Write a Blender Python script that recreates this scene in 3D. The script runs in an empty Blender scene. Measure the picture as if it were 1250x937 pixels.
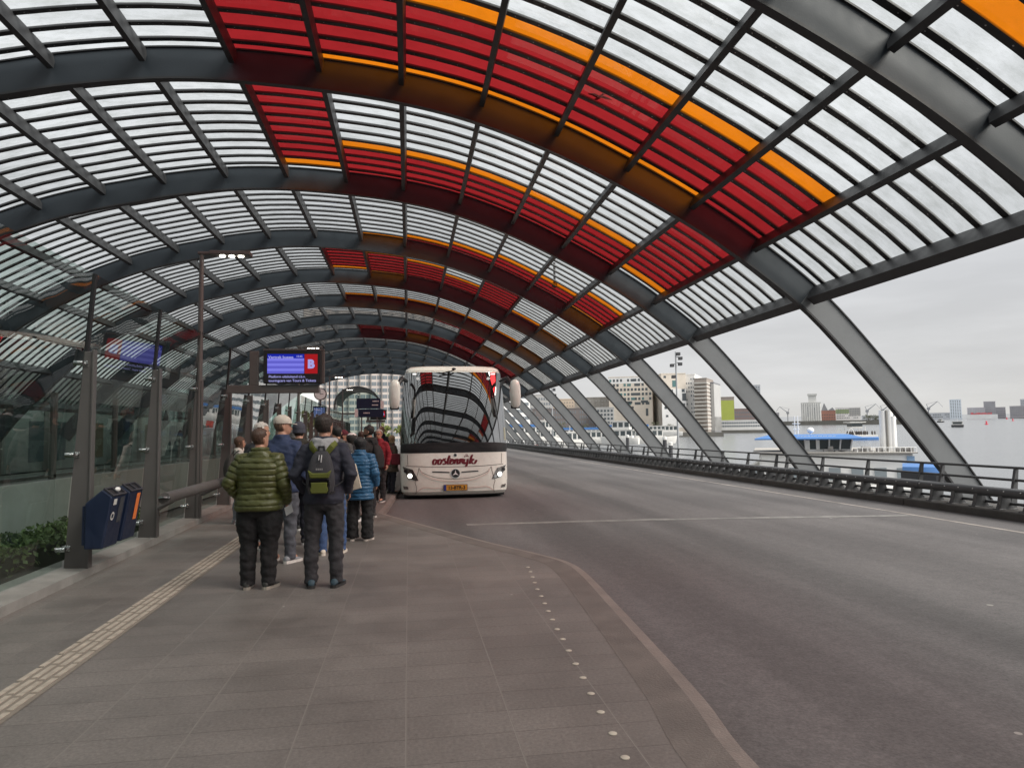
import bpy, math, random, bmesh
from mathutils import Vector, Matrix, noise
from math import sin, cos, pi, sqrt, radians, atan2
random.seed(7)
sc = bpy.context.scene
col = sc.collection
# ------------------------------------------------------------------ camera
F = 850.0
YAW, PITCH, ROLL, HC = 0.14800552, 0.06880806, -0.01396263, 1.65
def cam_axes():
    f = Vector((sin(YAW)*cos(PITCH), cos(YAW)*cos(PITCH), sin(PITCH)))
    r = Vector((cos(YAW), -sin(YAW), 0)); u = r.cross(f)
    return cos(ROLL)*r+sin(ROLL)*u, -sin(ROLL)*r+cos(ROLL)*u, f
CR, CU, CF = cam_axes()
cd = bpy.data.cameras.new('camera'); co = bpy.data.objects.new('camera', cd); col.objects.link(co)
m = Matrix((CR, CU, -CF)).transposed().to_4x4(); m.translation = (0, 0, HC)
co.matrix_world = m
cd.sensor_width = 36; cd.lens = F/1250*36; cd.clip_start = 0.05; cd.clip_end = 6000
sc.camera = co
sc.render.resolution_x = 1024; sc.render.resolution_y = 767
sc.view_settings.view_transform = 'Standard'; sc.view_settings.look = 'None'; sc.view_settings.exposure = 0
def at(px, py, depth):
    """world point seen at photo position px,py at that depth"""
    return Vector((0, 0, HC)) + (CR*((px-625)/F) + CU*((468.5-py)/F) + CF)*depth

# ------------------------------------------------------------------ materials
def pm(name, c, rough=.6, metal=0, var=0, vscale=8, bump=0, bscale=40, spec=.5, coat=0, emit=None, estr=0, detail=4, stretch=None):
    mt = bpy.data.materials.new(name); mt.use_nodes = True
    nt = mt.node_tree; b = nt.nodes['Principled BSDF']
    b.inputs['Base Color'].default_value = (*c, 1); b.inputs['Roughness'].default_value = rough
    b.inputs['Metallic'].default_value = metal; b.inputs['Specular IOR Level'].default_value = spec
    b.inputs['Coat Weight'].default_value = coat
    if emit: b.inputs['Emission Color'].default_value = (*emit, 1); b.inputs['Emission Strength'].default_value = estr
    if var or bump:
        tc = nt.nodes.new('ShaderNodeTexCoord'); src = tc.outputs['Object']
        if stretch:
            mp = nt.nodes.new('ShaderNodeMapping'); mp.inputs['Scale'].default_value = stretch
            nt.links.new(src, mp.inputs[0]); src = mp.outputs[0]
    if var:
        n = nt.nodes.new('ShaderNodeTexNoise'); n.inputs['Scale'].default_value = vscale; n.inputs['Detail'].default_value = detail
        n.inputs['Roughness'].default_value = .65
        nt.links.new(src, n.inputs['Vector'])
        mr = nt.nodes.new('ShaderNodeMapRange'); mr.inputs[1].default_value = .25; mr.inputs[2].default_value = .75
        mr.inputs[3].default_value = 1-var; mr.inputs[4].default_value = 1+var
        nt.links.new(n.outputs[0], mr.inputs[0])
        mx = nt.nodes.new('ShaderNodeVectorMath'); mx.operation = 'SCALE'; mx.inputs[0].default_value = c
        nt.links.new(mr.outputs[0], mx.inputs['Scale']); nt.links.new(mx.outputs[0], b.inputs['Base Color'])
        mr2 = nt.nodes.new('ShaderNodeMapRange'); mr2.inputs[1].default_value = .3; mr2.inputs[2].default_value = .7
        mr2.inputs[3].default_value = max(0, rough-.1); mr2.inputs[4].default_value = min(1, rough+.1)
        nt.links.new(n.outputs[0], mr2.inputs[0]); nt.links.new(mr2.outputs[0], b.inputs['Roughness'])
    if bump:
        n2 = nt.nodes.new('ShaderNodeTexNoise'); n2.inputs['Scale'].default_value = bscale; n2.inputs['Detail'].default_value = 5
        nt.links.new(src, n2.inputs['Vector'])
        bp = nt.nodes.new('ShaderNodeBump'); bp.inputs['Strength'].default_value = bump; bp.inputs['Distance'].default_value = .02
        nt.links.new(n2.outputs[0], bp.inputs['Height']); nt.links.new(bp.outputs[0], b.inputs['Normal'])
    return mt
def emis(name, c, s):
    mt = bpy.data.materials.new(name); mt.use_nodes = True; nt = mt.node_tree
    nt.nodes.remove(nt.nodes['Principled BSDF'])
    e = nt.nodes.new('ShaderNodeEmission'); e.inputs[0].default_value = (*c, 1); e.inputs[1].default_value = s
    nt.links.new(e.outputs[0], nt.nodes['Material Output'].inputs[0]); return mt
def glass(name, tint, refl=1.0, wav=0, dirt=0, dscale=3, ior=1.5, dcol=(.5, .5, .45), stretch=(1, 1, 1), rough=0):
    mt = bpy.data.materials.new(name); mt.use_nodes = True; nt = mt.node_tree
    nt.nodes.remove(nt.nodes['Principled BSDF']); L = nt.links.new
    tr = nt.nodes.new('ShaderNodeBsdfTransparent'); tr.inputs[0].default_value = (*tint, 1)
    gl = nt.nodes.new('ShaderNodeBsdfGlossy'); gl.inputs['Roughness'].default_value = rough
    # Schlick reflectance from |N.I| so both sides of a thin pane behave alike
    ge = nt.nodes.new('ShaderNodeNewGeometry'); dt = nt.nodes.new('ShaderNodeVectorMath'); dt.operation = 'DOT_PRODUCT'
    L(ge.outputs['Incoming'], dt.inputs[0]); L(ge.outputs['Normal'], dt.inputs[1])
    ab = nt.nodes.new('ShaderNodeMath'); ab.operation = 'ABSOLUTE'; L(dt.outputs['Value'], ab.inputs[0])
    om = nt.nodes.new('ShaderNodeMath'); om.operation = 'SUBTRACT'; om.inputs[0].default_value = 1; om.use_clamp = True; L(ab.outputs[0], om.inputs[1])
    pw_ = nt.nodes.new('ShaderNodeMath'); pw_.operation = 'POWER'; pw_.inputs[1].default_value = 5; L(om.outputs[0], pw_.inputs[0])
    f0_ = ((ior-1)/(ior+1))**2
    mu = nt.nodes.new('ShaderNodeMath'); mu.operation = 'MULTIPLY_ADD'; mu.inputs[1].default_value = min(1, (1-f0_)*refl); mu.inputs[2].default_value = f0_*refl; mu.use_clamp = True
    L(pw_.outputs[0], mu.inputs[0])
    mx = nt.nodes.new('ShaderNodeMixShader'); L(mu.outputs[0], mx.inputs[0]); L(tr.outputs[0], mx.inputs[1]); L(gl.outputs[0], mx.inputs[2])
    tc = nt.nodes.new('ShaderNodeTexCoord')
    if wav:
        n = nt.nodes.new('ShaderNodeTexNoise'); n.inputs['Scale'].default_value = 1.1; n.inputs['Detail'].default_value = 1
        L(tc.outputs['Object'], n.inputs['Vector'])
        bp = nt.nodes.new('ShaderNodeBump'); bp.inputs['Strength'].default_value = 1; bp.inputs['Distance'].default_value = wav
        L(n.outputs[0], bp.inputs['Height']); L(bp.outputs[0], gl.inputs['Normal'])
    if dirt:
        mp = nt.nodes.new('ShaderNodeMapping'); mp.inputs['Scale'].default_value = stretch; L(tc.outputs['Object'], mp.inputs[0])
        n = nt.nodes.new('ShaderNodeTexNoise'); n.inputs['Scale'].default_value = dscale; n.inputs['Detail'].default_value = 8; n.inputs['Roughness'].default_value = .72
        L(mp.outputs[0], n.inputs['Vector'])
        mr = nt.nodes.new('ShaderNodeMapRange'); mr.inputs[1].default_value = .42; mr.inputs[2].default_value = .78
        mr.inputs[3].default_value = 0; mr.inputs[4].default_value = dirt
        L(n.outputs[0], mr.inputs[0])
        mc = nt.nodes.new('ShaderNodeMix'); mc.data_type = 'RGBA'; mc.inputs[6].default_value = (*tint, 1)
        mc.inputs[7].default_value = (tint[0]*dcol[0], tint[1]*dcol[1], tint[2]*dcol[2], 1)
        L(mr.outputs[0], mc.inputs[0]); L(mc.outputs[2], tr.inputs[0])
    L(mx.outputs[0], nt.nodes['Material Output'].inputs[0]); return mt

M = {}
M['steel'] = pm('painted_grey_steel', (.033, .043, .054), .5, 0, .12, 1.2, .05, 60)
M['steel_l'] = pm('daylit_leg_steel', (.155, .163, .168), .55, 0, .1, 1.5, .05, 60)  # same paint as the arches; daylight on the legs lightened into the colour
M['steel_k'] = pm('dark_flange', (.03, .03, .032), .6)  # flange lips of the legs, darker than the web
M['steel_d'] = pm('dark_grey_steel', (.036, .037, .04), .5, 0, .12, 2)
M['post'] = pm('warm_grey_post_paint', (.088, .083, .08), .5, 0, .1, 2)
M['rail'] = pm('charcoal_rail_paint', (.072, .074, .077), .42, 0, .2, 5)
M['bolt'] = pm('galvanised_bolt', (.55, .55, .55), .35, .6)
M['chrome'] = pm('stainless', (.6, .6, .6), .22, 1)
M['gasket'] = pm('black_gasket', (.012, .012, .013), .5)
M['clear'] = glass('clear_roof_glass', (.97, .985, .975), 1.0, 0, .6, 1.6, dcol=(.45, .46, .42), stretch=(1, 2.2, 1))
M['red'] = glass('red_roof_glass', (.46, .024, .028), 1.0, 0, .35, 2.5)
M['orange'] = glass('orange_roof_glass', (1.0, .27, .01), .8, 0, .3, 2.5)
M['brown'] = glass('amber_roof_glass', (.28, .06, .02), .8)
M['screen_glass'] = glass('greenish_screen_glass', (.70, .80, .76), 3.0, .0035, .3, 4)
M['far_glass'] = glass('far_screen_glass', (.6, .72, .68), 1.6, .004)
M['concrete'] = pm('pale_concrete', (.24, .235, .22), .8, 0, .25, 3, .2, 30)
M['concrete_d'] = pm('kerb_concrete', (.12, .115, .11), .8, 0, .3, 4, .3, 40)
M['black'] = pm('black_plastic', (.012, .012, .013), .4)
M['white'] = pm('white_paint', (.72, .72, .7), .45, 0, .08, 2)
M['navy'] = pm('navy_bin_plastic', (.008, .016, .042), .38, 0, .15, 8)
M['leaf'] = pm('hedge_leaf', (.085, .125, .04), .6, 0, .5, 6)
M['leaf2'] = pm('spring_leaf', (.16, .19, .035), .6, 0, .35, 1)
M['leaf3'] = pm('dark_leaf', (.11, .12, .075), .7, 0, .4, .5)
M['bark'] = pm('bark', (.07, .055, .04), .9)
M['panel'] = pm('grey_wall_panel', (.34, .36, .35), .45, 0, .08, 1)
M['darkwall'] = pm('dark_station_wall', (.09, .1, .098), .6, 0, .3, .5)

def tile_material():
    mt = pm('dark_stone_paving', (.1, .1, .1), .55); nt = mt.node_tree; L = nt.links.new; b = nt.nodes['Principled BSDF']
    tc = nt.nodes.new('ShaderNodeTexCoord'); mp = nt.nodes.new('ShaderNodeMapping'); mp.inputs['Location'].default_value = (-.03, .02, 0)
    mp.inputs['Rotation'].default_value = (0, 0, 0)
    sw = nt.nodes.new('ShaderNodeSeparateXYZ'); cb = nt.nodes.new('ShaderNodeCombineXYZ')
    L(tc.outputs['Object'], sw.inputs[0]); L(sw.outputs['Y'], cb.inputs['X']); L(sw.outputs['X'], cb.inputs['Y']); L(cb.outputs[0], mp.inputs[0])
    br = nt.nodes.new('ShaderNodeTexBrick'); L(mp.outputs[0], br.inputs['Vector'])
    br.inputs['Scale'].default_value = 1; br.inputs['Brick Width'].default_value = .3; br.inputs['Row Height'].default_value = .597
    br.inputs['Mortar Size'].default_value = .0035; br.inputs['Mortar Smooth'].default_value = .3; br.inputs['Bias'].default_value = 0
    br.offset = .0; br.offset_frequency = 2
    br.inputs['Color1'].default_value = (.139, .128, .118, 1); br.inputs['Color2'].default_value = (.160, .147, .135, 1); br.inputs['Mortar'].default_value = (.088, .08, .072, 1)
    n = nt.nodes.new('ShaderNodeTexNoise'); n.inputs['Scale'].default_value = .7; n.inputs['Detail'].default_value = 9; n.inputs['Roughness'].default_value = .7
    L(tc.outputs['Object'], n.inputs['Vector'])
    mr = nt.nodes.new('ShaderNodeMapRange'); mr.inputs[1].default_value = .3; mr.inputs[2].default_value = .7; mr.inputs[3].default_value = .72; mr.inputs[4].default_value = 1.28
    L(n.outputs[0], mr.inputs[0])
    n3 = nt.nodes.new('ShaderNodeTexNoise'); n3.inputs['Scale'].default_value = 45; n3.inputs['Detail'].default_value = 8; n3.inputs['Roughness'].default_value = .8
    L(tc.outputs['Object'], n3.inputs['Vector'])
    mr3 = nt.nodes.new('ShaderNodeMapRange'); mr3.inputs[1].default_value = .3; mr3.inputs[2].default_value = .7; mr3.inputs[3].default_value = .62; mr3.inputs[4].default_value = 1.38
    L(n3.outputs[0], mr3.inputs[0])
    mm = nt.nodes.new('ShaderNodeMath'); mm.operation = 'MULTIPLY'; L(mr.outputs[0], mm.inputs[0]); L(mr3.outputs[0], mm.inputs[1])
    sc_ = nt.nodes.new('ShaderNodeVectorMath'); sc_.operation = 'SCALE'; L(br.outputs['Color'], sc_.inputs[0]); L(mm.outputs[0], sc_.inputs['Scale'])
    # small pale specks (dried gum)
    vo = nt.nodes.new('ShaderNodeTexVoronoi'); vo.inputs['Scale'].default_value = 1.3; L(tc.outputs['Object'], vo.inputs['Vector'])
    lt = nt.nodes.new('ShaderNodeMath'); lt.operation = 'LESS_THAN'; lt.inputs[1].default_value = .017; L(vo.outputs['Distance'], lt.inputs[0])
    mc = nt.nodes.new('ShaderNodeMix'); mc.data_type = 'RGBA'; L(lt.outputs[0], mc.inputs[0]); L(sc_.outputs[0], mc.inputs[6]); mc.inputs[7].default_value = (.4, .39, .36, 1)
    L(mc.outputs[2], b.inputs['Base Color'])
    mr4 = nt.nodes.new('ShaderNodeMapRange'); mr4.inputs[1].default_value = .3; mr4.inputs[2].default_value = .7; mr4.inputs[3].default_value = .36; mr4.inputs[4].default_value = .62
    L(n.outputs[0], mr4.inputs[0]); L(mr4.outputs[0], b.inputs['Roughness'])
    # pale grout along the long joints
    g1 = nt.nodes.new('ShaderNodeMath'); g1.operation = 'MULTIPLY_ADD'; g1.inputs[1].default_value = 1/.597; g1.inputs[2].default_value = .0335; L(sw.outputs['X'], g1.inputs[0])
    g2 = nt.nodes.new('ShaderNodeMath'); g2.operation = 'PINGPONG'; g2.inputs[1].default_value = .5; L(g1.outputs[0], g2.inputs[0])
    g3 = nt.nodes.new('ShaderNodeMath'); g3.operation = 'LESS_THAN'; g3.inputs[1].default_value = .008; L(g2.outputs[0], g3.inputs[0])
    g4 = nt.nodes.new('ShaderNodeMath'); g4.operation = 'MULTIPLY'; g4.inputs[1].default_value = .7; L(g3.outputs[0], g4.inputs[0])
    mg = nt.nodes.new('ShaderNodeMix'); mg.data_type = 'RGBA'; L(g4.outputs[0], mg.inputs[0]); L(mc.outputs[2], mg.inputs[6]); mg.inputs[7].default_value = (.215, .2, .182, 1); L(mg.outputs[2], b.inputs['Base Color'])
    bp = nt.nodes.new('ShaderNodeBump'); bp.inputs['Strength'].default_value = .35; bp.inputs['Distance'].default_value = .006
    iv = nt.nodes.new('ShaderNodeMath'); iv.operation = 'SUBTRACT'; iv.inputs[0].default_value = 1; L(br.outputs['Fac'], iv.inputs[1])
    ad = nt.nodes.new('ShaderNodeMath'); ad.operation = 'MULTIPLY_ADD'; ad.inputs[1].default_value = .25; L(n3.outputs[0], ad.inputs[0]); L(iv.outputs[0], ad.inputs[2])
    L(ad.outputs[0], bp.inputs['Height']); L(bp.outputs[0], b.inputs['Normal'])
    return mt
M['paving'] = tile_material()
def asphalt_material():
    mt = pm('asphalt', (.05, .05, .05), .8); nt = mt.node_tree; L = nt.links.new; b = nt.nodes['Principled BSDF']
    tc = nt.nodes.new('ShaderNodeTexCoord')
    def nz(scale, det, a, b_, lo, hi, st=None):
        n = nt.nodes.new('ShaderNodeTexNoise'); n.inputs['Scale'].default_value = scale; n.inputs['Detail'].default_value = det; n.inputs['Roughness'].default_value = .65
        if st:
            mp = nt.nodes.new('ShaderNodeMapping'); mp.inputs['Scale'].default_value = st; L(tc.outputs['Object'], mp.inputs[0]); L(mp.outputs[0], n.inputs['Vector'])
        else: L(tc.outputs['Object'], n.inputs['Vector'])
        mr = nt.nodes.new('ShaderNodeMapRange'); mr.inputs[1].default_value = a; mr.inputs[2].default_value = b_; mr.inputs[3].default_value = lo; mr.inputs[4].default_value = hi
        L(n.outputs[0], mr.inputs[0]); return n, mr.outputs[0]
    _, a = nz(.6, 7, .3, .7, .66, 1.3, (1, .1, 1))
    n2, c = nz(45, 9, .3, .7, .68, 1.34)
    _, d = nz(7, 5, .3, .7, .88, 1.12)
    m1 = nt.nodes.new('ShaderNodeMath'); m1.operation = 'MULTIPLY'; L(a, m1.inputs[0]); L(c, m1.inputs[1])
    m2 = nt.nodes.new('ShaderNodeMath'); m2.operation = 'MULTIPLY'; L(m1.outputs[0], m2.inputs[0]); L(d, m2.inputs[1])
    # tyre-polished tracks along the driving direction
    sx = nt.nodes.new('ShaderNodeSeparateXYZ'); L(tc.outputs['Object'], sx.inputs[0])
    wv = nt.nodes.new('ShaderNodeMath'); wv.operation = 'MULTIPLY_ADD'; wv.inputs[1].default_value = 2*pi/2.05; wv.inputs[2].default_value = -.9; L(sx.outputs['X'], wv.inputs[0])
    sn_ = nt.nodes.new('ShaderNodeMath'); sn_.operation = 'SINE'; L(wv.outputs[0], sn_.inputs[0])
    tr_ = nt.nodes.new('ShaderNodeMapRange'); tr_.inputs[1].default_value = .1; tr_.inputs[2].default_value = 1; tr_.inputs[3].default_value = 1.05; tr_.inputs[4].default_value = .82; L(sn_.outputs[0], tr_.inputs[0])
    m3 = nt.nodes.new('ShaderNodeMath'); m3.operation = 'MULTIPLY'; L(m2.outputs[0], m3.inputs[0]); L(tr_.outputs[0], m3.inputs[1]); m2 = m3
    s = nt.nodes.new('ShaderNodeVectorMath'); s.operation = 'SCALE'; s.inputs[0].default_value = (.106, .1, .099); L(m2.outputs[0], s.inputs['Scale'])
    vo = nt.nodes.new('ShaderNodeTexVoronoi'); vo.inputs['Scale'].default_value = .9; L(tc.outputs['Object'], vo.inputs['Vector'])
    lt = nt.nodes.new('ShaderNodeMath'); lt.operation = 'LESS_THAN'; lt.inputs[1].default_value = .028; L(vo.outputs['Distance'], lt.inputs[0])
    mc = nt.nodes.new('ShaderNodeMix'); mc.data_type = 'RGBA'; L(lt.outputs[0], mc.inputs[0]); L(s.outputs[0], mc.inputs[6]); mc.inputs[7].default_value = (.3, .29, .27, 1)
    L(mc.outputs[2], b.inputs['Base Color'])
    bp = nt.nodes.new('ShaderNodeBump'); bp.inputs['Strength'].default_value = .5; bp.inputs['Distance'].default_value = .006
    L(n2.outputs[0], bp.inputs['Height']); L(bp.outputs[0], b.inputs['Normal']); b.inputs['Roughness'].default_value = .72
    return mt
M['asphalt'] = asphalt_material()
def water_material():
    mt = pm('harbour_water', (.17, .18, .188), .2); nt = mt.node_tree; L = nt.links.new; b = nt.nodes['Principled BSDF']
    tc = nt.nodes.new('ShaderNodeTexCoord')
    mp = nt.nodes.new('ShaderNodeMapping'); mp.inputs['Scale'].default_value = (.35, .9, 1); mp.inputs['Rotation'].default_value = (0, 0, radians(35)); L(tc.outputs['Object'], mp.inputs[0])
    n = nt.nodes.new('ShaderNodeTexNoise'); n.inputs['Scale'].default_value = .7; n.inputs['Detail'].default_value = 6; n.inputs['Roughness'].default_value = .6; L(mp.outputs[0], n.inputs['Vector'])
    n2 = nt.nodes.new('ShaderNodeTexNoise'); n2.inputs['Scale'].default_value = .02; n2.inputs['Detail'].default_value = 3; L(mp.outputs[0], n2.inputs['Vector'])
    mr = nt.nodes.new('ShaderNodeMapRange'); mr.inputs[1].default_value = .35; mr.inputs[2].default_value = .65; mr.inputs[3].default_value = .25; mr.inputs[4].default_value = .5; L(n2.outputs[0], mr.inputs[0])
    bp = nt.nodes.new('ShaderNodeBump'); bp.inputs['Distance'].default_value = .8; L(mr.outputs[0], bp.inputs['Strength'])
    L(n.outputs[0], bp.inputs['Height']); L(bp.outputs[0], b.inputs['Normal'])
    b.inputs['IOR'].default_value = 1.6
    return mt
M['water'] = water_material()

# ------------------------------------------------------------------ mesh builder
class MB:
    def __init__(s): s.v = []; s.f = []; s.mi = []; s.cur = 0
    def add(s, vs, fs):
        b = len(s.v); s.v += [tuple(p) for p in vs]
        for q in fs: s.f.append(tuple(b+i for i in q)); s.mi.append(s.cur)
        return s
    def box(s, x0, x1, y0, y1, z0, z1, mat=None):
        vs = [Vector((x, y, z)) for z in (z0, z1) for y in (y0, y1) for x in (x0, x1)]
        if mat: vs = [mat @ p for p in vs]
        return s.add(vs, [(0, 2, 3, 1), (4, 5, 7, 6), (0, 1, 5, 4), (2, 6, 7, 3), (0, 4, 6, 2), (1, 3, 7, 5)])
    def quad(s, a, b, c, d): return s.add([a, b, c, d], [(0, 1, 2, 3)])
    def loft(s, rings, cap=True):
        n = len(rings[0]); vs = [p for r in rings for p in r]; fs = []
        for i in range(len(rings)-1):
            for j in range(n): fs.append((i*n+j, i*n+(j+1) % n, (i+1)*n+(j+1) % n, (i+1)*n+j))
        if cap: fs.append(tuple(range(n-1, -1, -1))); fs.append(tuple((len(rings)-1)*n+j for j in range(n)))
        return s.add(vs, fs)
    def tube(s, pts, rad, n=10, up=Vector((0, 0, 1)), cap=True, sq=1.0):
        pts = [Vector(p) for p in pts]; rings = []
        if not isinstance(rad, (list, tuple)): rad = [rad]*len(pts)
        ref = None
        for i, p in enumerate(pts):
            t = (pts[min(i+1, len(pts)-1)]-pts[max(i-1, 0)]).normalized()
            if ref is None:
                ref = up if abs(t.dot(up)) < .95 else Vector((0, 1, 0))
            a = t.cross(ref)
            if a.length < 1e-4: a = t.orthogonal()
            a.normalize(); b = a.cross(t).normalized(); ref = b
            r = rad[i]; rx, ry = r if isinstance(r, tuple) else (r, r*sq)
            rings.append([p+a*(rx*cos(2*pi*k/n))+b*(ry*sin(2*pi*k/n)) for k in range(n)])
        return s.loft(rings, cap)
    def ell(s, c, rx, ry, rz, nu=14, nv=9):
        c = Vector(c); rings = []
        for i in range(nv+1):
            a = -pi/2+pi*(i+.02)/(nv+.04); rings.append([c+Vector((rx*cos(a)*cos(2*pi*k/nu), ry*cos(a)*sin(2*pi*k/nu), rz*sin(a))) for k in range(nu)])
        return s.loft(rings)
    def prism(s, poly, d0, d1, fn):
        """poly 2D (a,b) counter-clockwise; fn(a,b,d)->3D"""
        n = len(poly); vs = [fn(a, b, d0) for a, b in poly]+[fn(a, b, d1) for a, b in poly]
        fs = [tuple(range(n-1, -1, -1)), tuple(range(n, 2*n))]+[(j, (j+1) % n, n+(j+1) % n, n+j) for j in range(n)]
        return s.add(vs, fs)
    def lathe(s, prof, n, c=(0, 0, 0)):
        return s.loft([[Vector((c[0]+r*cos(2*pi*k/n), c[1]+r*sin(2*pi*k/n), c[2]+z)) for k in range(n)] for r, z in prof])
    def mesh(s, name):
        me = bpy.data.meshes.new(name); me.from_pydata(s.v, [], s.f); me.update(); return me
    def obj(s, name, mat, parent=None, smooth=False, bevel=0, label=None, angle=40):
        me = s.mesh(name)
        mats = mat if isinstance(mat, (list, tuple)) else [mat]
        for q in mats: me.materials.append(q)
        if len(mats) > 1: me.polygons.foreach_set('material_index', s.mi)
        bm = bmesh.new(); bm.from_mesh(me); bmesh.ops.recalc_face_normals(bm, faces=bm.faces); bm.to_mesh(me); bm.free()
        if smooth:
            me.polygons.foreach_set('use_smooth', [True]*len(me.polygons))
            me.set_sharp_from_angle(angle=radians(angle))
        o = bpy.data.objects.new(name, me); col.objects.link(o)
        if parent: o.parent = parent
        if bevel:
            bv = o.modifiers.new('bevel', 'BEVEL'); bv.width = bevel; bv.segments = 2; bv.limit_method = 'ANGLE'; bv.angle_limit = radians(40)
        if label: o['label'] = label
        return o
def thing(name, label, cat, loc=(0, 0, 0), rz=0, group=None):
    o = bpy.data.objects.new(name, None); col.objects.link(o); o.location = loc; o.rotation_euler = (0, 0, rz)
    o.empty_display_size = .3
    return tag(o, label, cat, group)
def tag(o, label, cat, group=None):
    o['label'] = label; o['category'] = cat
    if group: o['group'] = group
    return o
def struct(o): o['kind'] = 'structure'; return o
def copy_tree(o, parent=None):
    c = o.copy(); col.objects.link(c)
    if parent: c.parent = parent
    for ch in list(o.children): copy_tree(ch, c)
    return c
def text_obj(name, s, size, mat, parent, mtx, bold=0, align='LEFT', shear=0, space=1):
    cu = bpy.data.curves.new(name, 'FONT'); cu.body = s; cu.size = size; cu.offset = bold; cu.align_x = align; cu.shear = shear; cu.space_character = space
    cu.resolution_u = 3
    o = bpy.data.objects.new(name, cu); col.objects.link(o)
    dg = bpy.context.evaluated_depsgraph_get(); me = bpy.data.meshes.new_from_object(o.evaluated_get(dg))
    bpy.data.objects.remove(o); me.name = name
    me.materials.clear(); me.materials.append(mat)
    me.transform(mtx)
    o2 = bpy.data.objects.new(name, me); col.objects.link(o2); o2.parent = parent
    return o2
FRONT = Matrix(((1, 0, 0, 0), (0, 0, -1, 0), (0, 1, 0, 0), (0, 0, 0, 1)))   # xy text plane -> faces -Y
def crspline(pts, n):
    out = []
    P = [Vector(p) for p in pts]
    for i in range(len(P)-1):
        p0 = P[i-1] if i else P[0]*2-P[1]; p1 = P[i]; p2 = P[i+1]; p3 = P[i+2] if i+2 < len(P) else P[-1]*2-P[-2]
        for k in range(n):
            t = k/n; out.append(.5*((2*p1)+(p2-p0)*t+(2*p0-5*p1+4*p2-p3)*t*t+(3*p1-p0-3*p2+p3)*t**3))
    out.append(P[-1]); return out

# ------------------------------------------------------------------ world and sun
SUN_EL, SUN_AZ = radians(42), radians(122)
w = bpy.data.worlds.new('World'); sc.world = w; w.use_nodes = True
nt = w.node_tree; L = nt.links.new; bg = nt.nodes['Background']
sky = nt.nodes.new('ShaderNodeTexSky'); sky.sky_type = 'NISHITA'; sky.sun_disc = False; sky.sun_elevation = SUN_EL; sky.sun_rotation = SUN_AZ
sky.air_density = 1; sky.dust_density = 4
tc = nt.nodes.new('ShaderNodeTexCoord'); sp = nt.nodes.new('ShaderNodeSeparateXYZ'); L(tc.outputs['Generated'], sp.inputs[0])
mp = nt.nodes.new('ShaderNodeMapping'); mp.inputs['Scale'].default_value = (1.6, 1.6, 9); L(tc.outputs['Generated'], mp.inputs[0])
n1 = nt.nodes.new('ShaderNodeTexNoise'); n1.inputs['Scale'].default_value = 1.3; n1.inputs['Detail'].default_value = 7; n1.inputs['Roughness'].default_value = .55; L(mp.outputs[0], n1.inputs['Vector'])
gr = nt.nodes.new('ShaderNodeValToRGB'); L(sp.outputs['Z'], gr.inputs[0])
e = gr.color_ramp.elements; e[0].position = 0; e[0].color = (7.7, 7.6, 7.25, 1); e[1].position = .75; e[1].color = (11.2, 11.4, 11.6, 1)
e2 = gr.color_ramp.elements.new(.06); e2.color = (7.5, 7.5, 7.5, 1)
e3 = gr.color_ramp.elements.new(.2); e3.color = (7.8, 7.9, 8.1, 1)
mr = nt.nodes.new('ShaderNodeMapRange'); mr.inputs[1].default_value = .3; mr.inputs[2].default_value = .7; mr.inputs[3].default_value = .84; mr.inputs[4].default_value = 1.12; L(n1.outputs[0], mr.inputs[0])
s1 = nt.nodes.new('ShaderNodeVectorMath'); s1.operation = 'SCALE'; L(gr.outputs[0], s1.inputs[0]); L(mr.outputs[0], s1.inputs['Scale'])
mxw = nt.nodes.new('ShaderNodeMix'); mxw.data_type = 'RGBA'; mxw.inputs[0].default_value = .93; L(sky.outputs[0], mxw.inputs[6]); L(s1.outputs[0], mxw.inputs[7])
L(mxw.outputs[2], bg.inputs[0]); bg.inputs[1].default_value = .1
sd = bpy.data.lights.new('sun', 'SUN'); sd.energy = 5.0; sd.angle = radians(38); sd.color = (1, .95, .88)
so = bpy.data.objects.new('sun', sd); col.objects.link(so)
sv = Vector((sin(SUN_AZ)*cos(SUN_EL), cos(SUN_AZ)*cos(SUN_EL), sin(SUN_EL)))
so.rotation_euler = sv.to_track_quat('Z', 'Y').to_euler()

# ------------------------------------------------------------------ ground
RZ = -.12
kerb = [(1.35, -8), (1.62, -2), (1.72, 1.5), (1.701, 3.3), (1.805, 4.214), (1.889, 5.321), (1.982, 6.712), (2.057, 8.005), (2.02, 8.783), (1.777, 9.451), (1.236, 10.597), (0.695, 11.902), (0.004, 13.594), (-0.551, 15.034)]
kc = [Vector((p.x, p.y, 0)) for p in crspline([(x, y, 0) for x, y in kerb], 5)]
kc += [Vector((-.46, 16.4, 0)), Vector((-.36, 19, 0)), Vector((-.14, 24, 0)), Vector((0, 40, 0)), Vector((0, 96, 0))]
def offset(line, d):
    out = []
    for i, p in enumerate(line):
        t = (line[min(i+1, len(line)-1)]-line[max(i-1, 0)]).normalized(); out.append(p+Vector((-t.y, t.x, 0))*d)
    return out
ki = offset(kc, .36); km = offset(kc, .1)
mb = MB()
for a, b in zip(ki[:-1], ki[1:]): mb.quad((-3.95-.028*max(0, a.y-7.2), a.y, 0), (a.x+.12, a.y, 0), (b.x+.12, b.y, 0), (-3.95-.028*max(0, b.y-7.2), b.y, 0))
struct(mb.obj('pavement', M['paving']))
mb = MB()   # kerb stones, 5 mm proud, with joints
for i, (a, b, c, d) in enumerate(zip(ki[:-1], ki[1:], km[:-1], km[1:])):
    mb.quad(a+Vector((0, 0, .0015)), c+Vector((0, 0, .0015)), d+Vector((0, 0, .0015)), b+Vector((0, 0, .0015)))
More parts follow.
